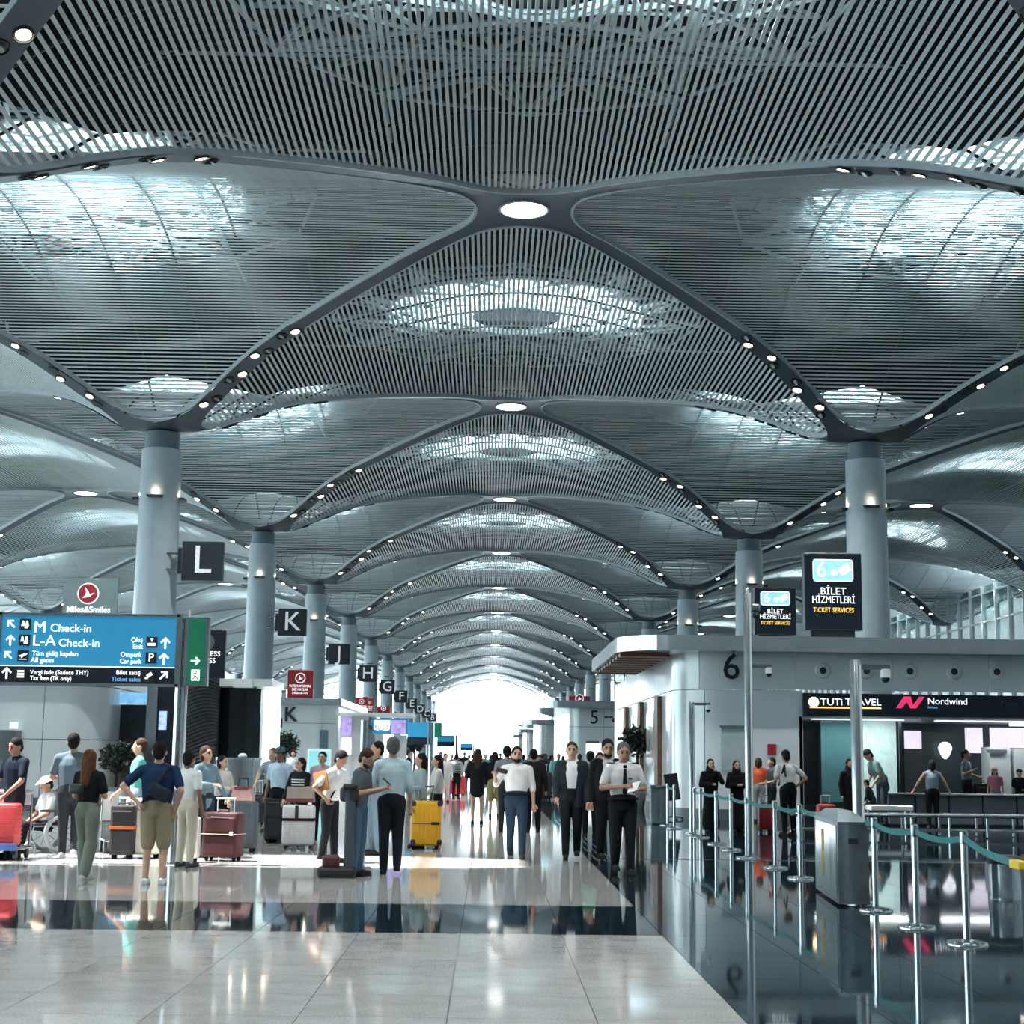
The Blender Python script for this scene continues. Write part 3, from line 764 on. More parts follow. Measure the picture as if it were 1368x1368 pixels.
bp = thing('advert_banner', 'teal standing advert banner with white border', 'banner')
wpanel(411, 1000, 440, 1090, 62, M_frame, 'border', .06, bp); wpanel(413, 1003, 438, 1042, 61.95, M_aqua, 'picture', .03, bp); 
p = at(425, 1050, 61.9); text('Smart', .22, M_ink, bp, p, 'CENTER', 'banner_lettering')
# further kiosk blocks of the left islands
for i, (px0, px1, Y, lb) in enumerate(((415, 470, 131, 'pale kiosk block behind the white promotional kiosk'), (470, 512, 167, 'small pale kiosk block under the letter H sign'),
        (500, 535, 203, 'tiny pale kiosk block under the letter G sign'), (520, 552, 239, 'farthest pale kiosk block of the left islands'))):
    t = thing('checkin_kiosk', lb, 'kiosk', group='further left kiosks'); a, b = at(px0, 1000, Y), at(px1, 1000, Y)
    wall_panels([(a.x, Y), (b.x, Y), (b.x, Y+18)], .2, 4.4, 5, M_white, t); MB().box(((a.x+b.x)/2, Y+9, 4.6), (b.x-a.x+1.2, 19, .4)).build('fascia', M_fascia, t)
    MB().box(((a.x+b.x)/2, Y+9, 2.2), (b.x-a.x-.3, 17.6, 4.3)).build('core_wall', M_grey, t)

# ================================================================== boards with airline marks
def bird_disc(par, x, z, y, r, ring, bird):
    g = MB().lathe([(r, 0), (r, .03)], seg=28, M=Matrix.Translation((x, y, z)) @ Matrix.Rotation(R(90), 4, 'X')).build('round_emblem', ring, par)
    pts = [(-.62, -.55), (.2, -.42), (.78, .1), (.2, -.12), (.05, .25), (-.32, .72), (-.18, .15), (-.30, -.25)]
    MB().prism([(x+u*r*.9, z+v*r*.9) for u, v in pts], y-.05, y-.03).build('bird_mark', bird, g); return g
M_tkw = mat('emblem_white', (.85, .86, .87), .4, emit=.6, ecol=(.9, .92, .95))
ms = thing('loyalty_sign', 'translucent grey-green roof sign with a red bird emblem', 'sign')
YM = 43.6; a, b = at(86, 772, YM), at(156, 823, YM)
MB().box(((a.x+b.x)/2, YM, (a.z+b.z)/2), (b.x-a.x, .08, a.z-b.z)).build('glass_board', mat('grey_green_glass', (.30, .40, .41), .12, 0, .04, 2, trans=.25), ms)
p = at(118, 793, YM-.06)
MB().lathe([(.30, 0), (.30, .02)], seg=28, M=Matrix.Translation(p) @ Matrix.Rotation(R(90), 4, 'X')).build('emblem_rim', M_tkw, ms)
bird_disc(ms, p.x, p.z, p.y-.025, .265, mat('emblem_red', (.34, .03, .04), .4, emit=.12, ecol=(.5, .04, .05)), M_tkw)
text('Miles&Smiles', .24, M_txt, ms, at(118, 814.5, YM-.06), 'CENTER', width=at(147, 817, YM).x-at(89, 817, YM).x, bold=.01)
for px in (92, 150): q = at(px, 823, YM); MB().box((q.x, YM, (q.z+4.9)/2), (.08, .08, q.z-4.9)).build('post', M_steel, ms)
bc = thing('lounge_sign', 'tall black sign with white lettering behind the green exit panel', 'sign')
YB = 46.0; a, b = at(262, 841, YB), at(300, 907, YB)
MB().rbox(((a.x+b.x)/2, YB, (a.z+b.z)/2), (b.x-a.x, .2, a.z-b.z), .02).build('board', M_navy, bc)
p = at(275, 858, YB-.12); MB().lathe([(.26, 0), (.26, .02)], seg=24, M=Matrix.Translation(p) @ Matrix.Rotation(R(90), 4, 'X')).build('round_emblem', M_grey, bc)
text('BUSINESS', .21, M_txt, bc, at(294.5, 874, YB-.12), 'RIGHT', bold=0, width=.88); text('CLASS', .21, M_txt, bc, at(288, 883, YB-.12), 'RIGHT', bold=0, width=.58)
def red_board(px0, py0, px1, py1, Y, lb, lines=True):
    a, b = at(px0, py0, Y), at(px1, py1, Y); w_, h_ = b.x-a.x, a.z-b.z
    t = thing('airline_sign', lb, 'sign', ((a.x+b.x)/2, Y, b.z), group='red airline boards')
    MB().rbox((0, 0, h_/2), (w_, .25, h_), .02).build('board', M_red, t)
    MB().lathe([(w_*.2, 0), (w_*.2, .02)], seg=20, M=Matrix.Translation((0, -.14, h_*.72)) @ Matrix.Rotation(R(90), 4, 'X')).build('emblem_rim', M_tkw, t)
    bird_disc(t, 0, h_*.72, -.165, w_*.165, M_red, M_tkw)
    if lines:
        text('INTERNATIONAL', h_*.13, M_txt, t, (0, -.13, h_*.44), 'CENTER', width=w_*.84, bold=0)
        text('DIŞ HATLAR', h_*.13, M_txt, t, (0, -.13, h_*.32), 'CENTER', width=w_*.62, bold=0); text('check-in', h_*.10, M_txt, t, (0, -.13, h_*.2), 'CENTER', width=w_*.6, bold=0)
    MB().box((0, 0, (4.78-b.z)/2), (w_*.5, .12, b.z-4.78)).build('foot', M_dark, t)
    return t
red_board(385, 895, 418, 934, 96, 'largest red airline board on the K kiosk roof')
red_board(475, 931, 491, 953, 140, 'red airline board just above the white promotional kiosk')
red_board(489, 933, 499, 953, 145, 'narrow red airline board, right neighbour of the one above the promotional kiosk')
red_board(504, 943, 521, 954, 170, 'small red airline board under the letter G', False)
red_board(527, 951, 537, 956, 205, 'tiny red airline board under the letter F', False)
red_board(760, 930, 788, 941, 112, 'wide red airline board on the roof beyond office 5', False)

# hanging letters
for i, L in enumerate(LET):
    y = disc_y(1) + 18 + S*i - .9; x = XC - 18 + 2.5; z = 11.0
    t = thing('letter_sign', f'black square sign with the white letter {L} on its column', 'sign', (x, y, z), group='check-in letters')
    MB().rbox((0, 0, 0), (2.05, .5, 1.95), .04).build('board', M_ink, t)
    MB().box((-1.12, .05, 0), (.24, .36, 1.25)).build('bracket', M_dark, t)
    for z_ in (-.4, .4): MB().box((-1.55, .15, z_), (.9, .1, .1)).build('bracket_arm', M_steel, t)
    text(L, 1.95, mat('letter_pale', (.62, .66, .68), .4, emit=.25, ecol=(.7, .75, .78)), t, (0, -.27, 0), 'CENTER', 'letter', bold=.004)

# ================================================================== blue direction gantry
YS = 23.1
ga = thing('direction_sign', 'large blue and black check-in direction board on a steel pole', 'sign', (0, 0, 0))
a, b = at(3, 820, YS), at(236, 916, YS); zsplit = at(120, 891, YS).z
al = at(236, 825, YS).z
MB().box(((a.x+b.x)/2, YS, (a.z+zsplit)/2), (b.x-a.x, .12, a.z-zsplit)).build('blue_board', M_sblue, ga)
MB().box(((a.x+b.x)/2, YS, (b.z+zsplit)/2), (b.x-a.x, .12, zsplit-b.z)).build('black_board', M_navy, ga)
for z in (a.z, b.z): MB().box(((a.x+b.x)/2, YS, z), (b.x-a.x+.06, .16, .035)).build('frame_rail', M_steel, ga)
MB().box(((a.x+b.x)/2, YS-.065, zsplit), (b.x-a.x, .01, .012)).build('divider', M_txt, ga)
for x in (a.x, b.x+.02): MB().box((x, YS, (a.z+b.z)/2), (.05 if x == a.x else .09, .16, a.z-b.z+.06)).build('frame_rail', M_steel, ga)
pp = gnd(233, 1156); px_ = at(241, 900, YS).x
MB().tube([(px_, YS+.05, 0), (px_, YS+.05, at(241, 826, YS).z)], .075, 14).build('pole', M_steel, ga, True)
MB().box((px_+.09, YS+.05, 1.85), (.03, .03, 3.7)).build('cable_duct', M_frame, ga)
MB().lathe([(.16, 0), (.16, .02), (.08, .03)], (px_, YS+.05, 0), 20).build('base_plate', M_steel, ga)
ys = YS-.07
def T(s_, px, py, size, m=M_txt, al='LEFT', bold=0, w=None):
    wd = None
    if w: wd = at(w, py, ys).x - at(px, py, ys).x if al == 'LEFT' else at(px, py, ys).x - at(w, py, ys).x
    text(s_, size, m, ga, at(px, py, ys), al, bold=bold, width=wd)
T('M', 45, 838, .24, bold=0); T('Check-in', 67, 839, .165, w=121); T('L-A', 43, 856, .23, bold=0, w=73); T('Check-in', 78, 859, .165, w=132)
T('Tüm gidiş kapıları', 43, 873, .10, w=104); T('All gates', 41, 882, .10, w=72)
T('Çıkış', 191, 855, .10, al='RIGHT', w=176); T('Exit', 191, 864, .10, al='RIGHT', w=178); T('Otopark', 189, 875, .10, al='RIGHT', w=161); T('Car park', 189, 884, .10, al='RIGHT', w=160)
T('Vergi iade (Sadece THY)', 40, 898, .092, w=118, bold=0); T('Tax free (TK only)', 40, 906, .092, w=95, bold=0)
T('Bilet satış', 188, 899, .092, al='RIGHT', w=156, bold=0); T('Ticket sales', 188, 908, .092, M_ltblue, 'RIGHT', w=149, bold=0)
ARW = [(-.08, -.5), (.08, -.5), (.08, .22), (.34, -.04), (.44, .08), (0, .5), (-.44, .08), (-.34, -.04), (-.08, .22)]
def arrow(px, py, size, ang, par=ga, y=ys, m=M_txt):
    c = at(px, py, y); ca, sa = math.cos(R(ang)), math.sin(R(ang))
    MB().prism([(c.x+size*(u*ca - v*sa), c.z+size*(u*sa + v*ca)) for u, v in ARW], y-.006, y).build('arrow', m, par)
arrow(15, 833, .15, 45); arrow(14, 855, .16, 0); arrow(11, 875, .15, 45); arrow(221, 859, .17, 0); arrow(219, 880, .17, 0); arrow(9, 899, .17, 0); arrow(219, 902, .16, -45)
def icon(px, py, kind, m=M_ink, gl=M_txt):
    c = at(px, py, ys); q = .165
    pl = MB().rbox((c.x, ys-.004, c.z), (q, .012, q), .03, 3).build('icon_plate', m, ga)
    g = MB(); y = ys-.014
    def bx(x, z, w_, h_): g.box((c.x+x*q, y, c.z+z*q), (w_*q, .006, h_*q))
    if kind == 'desk':
        for sx in (-.18, .18): g.lathe([(.09*q, 0), (.09*q, .006)], seg=10, M=Matrix.Translation((c.x+sx*q, y, c.z+.24*q)) @ Matrix.Rotation(R(90), 4, 'X')); bx(sx, .06, .22, .2)
        bx(0, -.1, .7, .08); bx(.12, -.26, .3, .18)
    elif kind == 'plane': g.prism([(c.x+u*q, c.z+v*q) for u, v in ((-.38, .05), (-.28, .02), (.2, .22), (.4, .2), (.3, .08), (.02, -.06), (-.08, -.2), (-.16, -.2), (-.1, -.08), (-.3, -.1))], y-.003, y+.003); bx(0, -.32, .7, .06)
    elif kind == 'exit': bx(0, -.2, .66, .24); bx(0, .2, .1, .3); bx(0, .3, .3, .08)
    elif kind == 'box': bx(0, .22, .6, .16); bx(0, -.02, .6, .16); bx(0, -.26, .6, .16)
    elif kind == 'hand': g.box((c.x+.06*q, y, c.z+.08*q), (.5*q, .006, .28*q), Matrix.Rotation(R(-35), 4, 'Y')); bx(-.2, -.2, .24, .16)
    if kind == 'P': text('P', .17, gl, pl, (c.x, y, c.z), 'CENTER', 'icon_glyph', bold=0)
    else: g.build('icon_glyph', gl, pl)
icon(34, 834, 'desk'); icon(33, 855, 'desk'); icon(31, 876, 'plane'); icon(203, 858, 'exit'); icon(202, 879, 'P'); icon(28, 900, 'box'); icon(199, 903, 'hand')
ex = thing('exit_sign', 'narrow upright green exit panel with white arrow and runner', 'sign')
a, b = at(249, 825, YS), at(277, 917, YS)
MB().box(((a.x+b.x)/2, YS, (a.z+b.z)/2), (b.x-a.x, .14, a.z-b.z)).build('frame', M_steel, ex)
a2, b2_ = at(254, 827, YS), at(273, 914, YS)
MB().box(((a2.x+b2_.x)/2, YS-.065, (a2.z+b2_.z)/2), (b2_.x-a2.x, .03, a2.z-b2_.z)).build('green_face', M_green, ex)
arrow(261, 883, .135, -90, ex, YS-.085)
c = at(261, 902, YS-.085); MB().box((c.x, YS-.085, c.z), (.12, .01, .16)).build('door_pictogram', M_txt, ex)
rn = MB(); y = YS-.094
rn.lathe([(.014, 0), (.014, .005)], seg=10, M=Matrix.Translation((c.x+.012, y, c.z+.055)) @ Matrix.Rotation(R(90), 4, 'X'))
for u0, v0, u1, v1 in ((.005, .035, -.01, -.01), (-.01, -.01, .03, -.03), (.03, -.03, .025, -.07), (-.01, -.01, -.02, -.045), (-.02, -.045, -.05, -.05), (.005, .03, .04, .01), (.005, .03, -.035, .02)):
    rn.tube([(c.x+u0, y, c.z+v0), (c.x+u1, y, c.z+v1)], .008, 6)
rn.build('runner_pictogram', M_green, ex)
# far copies of the same kind of board down the aisle
for (px0, py0, px1, py1, Y, lb) in ((545, 965, 571, 985, 66, 'small distant blue direction board beside the white promotional kiosk'), (584, 982, 607, 991, 104, 'tiny blue direction board left of the bright hall end'), (615, 993, 631, 999, 170, 'faint bluish direction board at the bright hall end')):
    t = thing('direction_sign', lb, 'sign', group='distant direction boards'); a, b = at(px0, py0, Y), at(px1, py1, Y)
    MB().box(((a.x+b.x)/2, Y, (a.z+b.z)/2), (b.x-a.x, .2, a.z-b.z)).build('blue_board', M_sblue, t)
    MB().box(((a.x+b.x)/2, Y, b.z-.15), (b.x-a.x, .2, .3)).build('black_board', M_navy, t)
    MB().tube([(b.x+.15, Y, 0), (b.x+.15, Y, a.z)], .09, 8).build('pole', M_steel, t)
    if Y < 100: MB().box((b.x+.45, Y, (a.z+b.z)/2), (.3, .15, a.z-b.z)).build('green_board', M_green, t)

# ================================================================== queue posts, camera poles, bins
def stanchion(x, y, lb, nxt=None, hh=1.0):
    t = thing('queue_post', lb, 'queue post', (x, y, 0), group='chrome queue posts')
    MB().lathe([(.185, 0), (.185, .012), (.17, .03), (.05, .045), (.035, .05)], seg=26).build('base', M_chrome, t, True)
    MB().lathe([(.033, .045), (.033, hh-.12)], seg=14).build('post', M_chrome, t, True)
    MB().lathe([(.038, hh-.12), (.04, hh-.11), (.04, hh-.01), (.03, hh)], seg=14).build('head', M_steel, t, True)
    if nxt:
        d = Vector((nxt[0]-x, nxt[1]-y, 0)); n = 8; vs = []; fs = []; pr = Vector((-d.y, d.x, 0)).normalized()*.003
        for k in range(n+1):
            f_ = k/n; sag = -.05*4*f_*(1-f_); p = d*f_
            for dz, s_ in ((.028, 1), (.028, -1), (-.028, -1), (-.028, 1)): vs.append((p.x+pr.x*s_, p.y+pr.y*s_, hh-.065+sag+dz))
        for k in range(n):
            for j in range(4): fs.append((k*4+j, k*4+4+j, k*4+4+(j+1) % 4, k*4+(j+1) % 4))
        MB().add(vs, fs).build('belt', M_tealbelt, t)
    return t
sp = [(1292, 1262), (1225, 1240), (1170, 1217), (1070, 1174), (1036, 1160), (998, 1147), (977, 1136), (957, 1128), (936, 1119), (928, 1115), (901, 1107), (892, 1103)]
sg = [gnd(*q) for q in sp]
slab_ = ['chrome queue post nearest the camera, beside the litter bin', 'second chrome queue post from the camera, right of the steel box', 'third chrome queue post, touching the steel box', 'chrome queue post left of the steel box',
         'chrome queue post before the man with a white shirt and backpack', 'chrome queue post at the foot of the tall camera pole', 'chrome queue post in front of the second woman in black', 'chrome queue post in front of the first woman in black',
         'chrome queue post just right of the short camera pole', 'chrome queue post just left of the short camera pole', 'chrome queue post beside the grey bin, right one', 'chrome queue post beside the grey bin, left one']
endp = gnd(1366, 1345) + Vector((.08, 0, 0))
for i, g in enumerate(sg):
    nx = endp if i == 0 else sg[i-1]
    if i in (3, 10): nx = None
    if i == 3: nx = sg[2]
    stanchion(g.x, g.y, slab_[i], (nx.x, nx.y) if nx is not None else None)
kp = thing('barrier_post', 'black post with a yellow belt clip at the right picture edge', 'barrier post')
q = gnd(1366, 1345); MB().rbox((q.x+.12, q.y, .5), (.16, .16, 1.0), .02).build('post', M_black, kp); MB().rbox((q.x+.08, q.y+.02, .93), (.2, .2, .06), .01).build('belt_clip', mat('yellow_clip', (.75, .5, .04), .4), kp)
def cam_pole(x, y, top, arm_z, arm_l, lb, extra=None, rad=.068):
    t = thing('camera_pole', lb, 'camera pole', (x, y, 0), group='steel camera poles')
    MB().lathe([(.17, 0), (.17, .02), (.09, .03)], seg=22).build('base_plate', M_steel, t, True)
    MB().lathe([(rad, .02), (rad, top-.02), (rad*.8, top)], seg=20).build('pole', M_steel, t, True)
    MB().box((rad*.55, -rad*.75, top*.5), (.028, .03, top*.96)).build('cover_strip', M_frame, t)
    MB().box((arm_l/2, 0, arm_z), (arm_l, .05, .06)).build('arm', M_steel, t)
    c_ = MB().lathe([(.055, .0), (.06, -.05), (.06, -.1)], (arm_l-.05, 0, arm_z-.02), 14).build('camera_body', M_frame, t, True)
    MB().ell((arm_l-.05, 0, arm_z-.13), (.05, .05, .05)).build('camera_dome', M_black, c_, True)
    if extra:
        e = MB().rbox((.13, 0, extra), (.16, .12, .14), .03).build('junction_box', M_steel, t); MB().ell((.14, -.02, extra-.13), (.06, .06, .06)).build('camera_dome', M_black, e, True)
    return t
g = gnd(1002, 1147); cam_pole(g.x, g.y, at(996, 785, g.y).z, at(1015, 890, g.y).z, .40, 'tallest steel pole with a camera arm, between the two women in black and orange shirt', at(1002, 812, g.y).z)
g = gnd(1163, 1211); cam_pole(g.x-.03, g.y+.35, at(1143, 879, g.y).z, at(1170, 889, g.y).z, .40, 'thick steel camera pole rising behind the steel box')
g = gnd(927, 1114); cam_pole(g.x, g.y+.3, at(928, 937, g.y).z, at(940, 940, g.y).z, .42, 'short distant steel camera pole beside the women in black')
# steel bag-size box
bx_ = thing('steel_box', 'waist-high steel and glass box with a sloping top among the queue posts', 'steel box')
A = gnd(1121, 1212); B_ = gnd(1162, 1212); Cc = gnd(1090, 1190); hgt = .93
dx = B_ - A; dy = Cc - A
cor = [A, B_, B_+dy, Cc]
vs = [(p.x, p.y, .03) for p in cor] + [(p.x, p.y, hgt) for p in cor]
ctr = sum((p for p in cor), Vector())/4
MB().add(vs, [(3, 2, 1, 0), (4, 5, 6, 7), (0, 1, 5, 4), (1, 2, 6, 5), (2, 3, 7, 6), (3, 0, 4, 7)]).build('body', mat('worn_steel', (.17, .20, .22), .28, .7, .12, 5), bx_)
vs = [(p.x, p.y, hgt) for p in cor] + [tuple(ctr.lerp(p, .55) + Vector((0, 0, hgt+.10))) for p in cor]
MB().add(vs, [(0, 1, 5, 4), (1, 2, 6, 5), (2, 3, 7, 6), (3, 0, 4, 7), (4, 5, 6, 7), (3, 2, 1, 0)]).build('sloping_top', mat('pale_steel', (.33, .40, .43), .25, .5), bx_)
ax = dy.normalized(); nrm = Vector((ax.y, -ax.x, 0))
if nrm.y > 0: nrm = -nrm
def side_plate(u0, u1, z0, z1, m, name):
    p0, p1 = A + dy*u0 - Vector((.006, .006, 0)), A + dy*u1 - Vector((.006, .006, 0))
    MB().add([(p0.x, p0.y, z0), (p1.x, p1.y, z0), (p1.x, p1.y, z1), (p0.x, p0.y, z1), (p0.x+.01, p0.y+.01, z0), (p1.x+.01, p1.y+.01, z0), (p1.x+.01, p1.y+.01, z1), (p0.x+.01, p0.y+.01, z1)], [(0, 1, 2, 3), (7, 6, 5, 4), (0, 4, 5, 1), (2, 6, 7, 3), (1, 5, 6, 2), (0, 3, 7, 4)]).build(name, m, bx_)
side_plate(.06, .94, .1, .88, mat('green_side_glass', (.10, .17, .18), .08), 'side_glass')
side_plate(.55, .68, .25, .8, mat('yellow_sticker', (.5, .36, .06), .4, 0, .4, 12), 'sticker'); side_plate(.22, .34, .2, .75, mat('blue_sticker', (.05, .14, .3), .4, 0, .4, 12), 'sticker')
p = A.lerp(B_, .5); MB().box((p.x, p.y-.008, .72), (.11, .02, .06)).build('slot', M_black, bx_)
lb_ = thing('litter_bin', 'round steel litter bin with a black rim by the nearest queue posts', 'bin', gnd(1343, 1202))
MB().lathe([(.19, .0), (.19, .04), (.185, .05), (.185, .42)], seg=26).build('body', M_steel, lb_, True)
MB().lathe([(.2, .42), (.2, .50), (.15, .52)], seg=26).build('rim', M_black, lb_, True)
g = gnd(880, 1101); gb = thing('recycling_bin', 'grey glass recycling bin behind the pilot', 'bin', g)
MB().rbox((0, 0, .44), (.42, .42, .88), .04).build('body', mat('bin_grey', (.14, .19, .20), .15, .2), gb); MB().rbox((0, 0, .91), (.46, .46, .07), .02).build('lid', M_steel, gb)
MB().box((-.02, -.215, .5), (.02, .01, .7)).build('seam', M_chrome, gb)
g = gnd(898, 1095); mk = thing('check_terminal', 'black slanted terminal screen on a wheeled stand beside the grey bin', 'terminal', g)
MB().box((0, 0, .85), (.36, .05, .7), Matrix.Rotation(R(-8), 4, 'Y')).build('screen', M_black, mk); MB().tube([(.02, .03, .05), (.02, .03, .6)], .025, 8).build('stem', M_dark, mk)
for a_ in range(5):
    q = R(72*a_); MB().tube([(.02, .03, .08), (.02+.25*math.cos(q), .03+.25*math.sin(q), .05)], .018, 6).build('foot', M_dark, mk)
    MB().ell((.02+.25*math.cos(q), .03+.25*math.sin(q), .03), (.03, .03, .03), 8, 6).build('caster', M_black, mk)
# black pedestal scanner by the man with the phone
pd = thing('charging_post', 'black post on a heavy floor base beside the man with the phone', 'post', gnd(462, 1172))
MB().rbox((-.12, 0, .07), (.50, .36, .14), .04).build('base', M_black, pd); MB().rbox((-.20, -.02, .2), (.22, .2, .18), .04).build('motor_box', mat('dark_maroon', (.06, .012, .012), .5), pd)
MB().rbox((.03, .02, .62), (.13, .12, 1.08), .03).build('post', mat('slate_post', (.05, .07, .085), .4), pd); MB().rbox((.03, .0, 1.18), (.2, .16, .08), .03).build('head', M_black, pd)
sp2 = thing('steel_pole', 'plain steel pole between the phone reader and the light-shirted man', 'pole', gnd(482, 1160))
MB().lathe([(.055, 0), (.055, 2.1)], seg=16).build('pole', M_steel, sp2, True); MB().lathe([(.15, 0), (.15, .02)], seg=20).build('base_plate', M_steel, sp2)

# ---- plants -----------------------------------------------------------------
def plant(px, py, Y, rad, lb, planter=True):
    c = at(px, py, Y); t = thing('potted_tree', lb, 'plant', (c.x, Y, 0), group='potted trees'); rs = random.Random(px)
    MB().lathe([(rad*.45, 0), (rad*.6, .5), (rad*.55, .55)], seg=16).build('planter', M_soil, t, True)
    MB().tube([(0, 0, .4), (.05, 0, c.z*.6), (0, 0, c.z)], [.06, .05, .03], 7).build('trunk', mat('bark', (.05, .035, .025), .7, 0, .2, 9), t)
    vs = []; fs = []
    for i in range(900):
        d = Vector((rs.gauss(0, 1), rs.gauss(0, 1), rs.gauss(0, .8))).normalized()*rad*(rs.random()**.45); d.z *= .85
        L = rad*rs.uniform(.22, .42); a = Vector((rs.gauss(0, 1), rs.gauss(0, 1), rs.gauss(-.2, .7))).normalized(); s_ = a.cross(Vector((rs.gauss(0, 1), rs.gauss(0, 1), rs.gauss(0, 1)))).normalized()*L*.22
        p = Vector((0, 0, c.z)) + d; b0 = len(vs); vs += [p, p+a*L*.5+s_, p+a*L, p+a*L*.5-s_]; fs.append((b0, b0+1, b0+2, b0+3))
    tag(MB().add(vs, fs).build('foliage', M_leaf, t), kind='stuff')
plant(380, 993, 70, .62, 'dark leafy potted tree below the letter K kiosk')
plant(346, 998, 62, .55, 'dark leafy potted tree beside the black glass booth')
plant(850, 990, 50, .55, 'large dark potted tree left of office 6')
plant(160, 1012, 43.2, .5, 'low leafy plant in front of the dark display')
plant(553, 995, 74, .5, 'dark potted tree under the small blue direction board')
# ================================================================== people
SK = {'l': mat('skin_light', (.52, .31, .22), .5, 0, .06, 20), 'm': mat('skin_tan', (.38, .205, .135), .5, 0, .06, 20), 'd': mat('skin_brown', (.20, .10, .065), .5, 0, .06, 20)}
HAIR = {'k': mat('hair_black', (.010, .009, .010), .75, 0, .2, 30, spec=.12), 'b': mat('hair_brown', (.045, .025, .017), .75, 0, .2, 30, spec=.12), 'a': mat('hair_auburn', (.10, .04, .02), .75, 0, .2, 30, spec=.12), 'g': mat('hair_grey', (.09, .09, .095), .75, 0, .2, 30, spec=.12)}
M_eye = mat('eye_dark', (.012, .01, .01), .2); M_lip = mat('lips', (.30, .11, .10), .5)
_cl = {}
def cloth(c):
    if c not in _cl: _cl[c] = mat('cloth_%03d' % len(_cl), c, .85, 0, .03, 10, spec=.12)
    return _cl[c]
ARM = {'down': ((.235, .03, 1.13), (.245, -.05, .87)), 'down2': ((.25, .07, 1.14), (.26, .08, .89)), 'swing': ((.24, -.03, 1.13), (.23, -.2, .93)), 'back': ((.24, .12, 1.15), (.25, .14, .9)),
       'fwd': ((.25, -.03, 1.13), (.13, -.27, 1.08)), 'reach': ((.22, -.2, 1.19), (.17, -.42, 1.0)), 'low': ((.23, -.1, 1.12), (.17, -.32, .92)), 'hip': ((.37, .1, 1.17), (.2, -.03, 1.0)), 'hip2': ((.38, .06, 1.2), (.21, .1, 1.02)),
       'face': ((.25, -.16, 1.2), (.07, -.19, 1.46)), 'fold': ((.25, -.04, 1.13), (.02, -.22, 1.15)), 'hold': ((.28, -.02, 1.14), (.25, -.26, 1.24)), 'pocket': ((.27, .1, 1.15), (.2, .03, .9)),
       'spread': ((.34, -.05, 1.18), (.46, -.1, .96)), 'phone': ((.24, -.04, 1.13), (.1, -.33, 1.2)), 'lap': ((.23, -.08, 1.14), (.08, -.30, 1.0)), 'grip': ((.24, -.05, 1.15), (.16, -.34, 1.14))}
PENDING = []
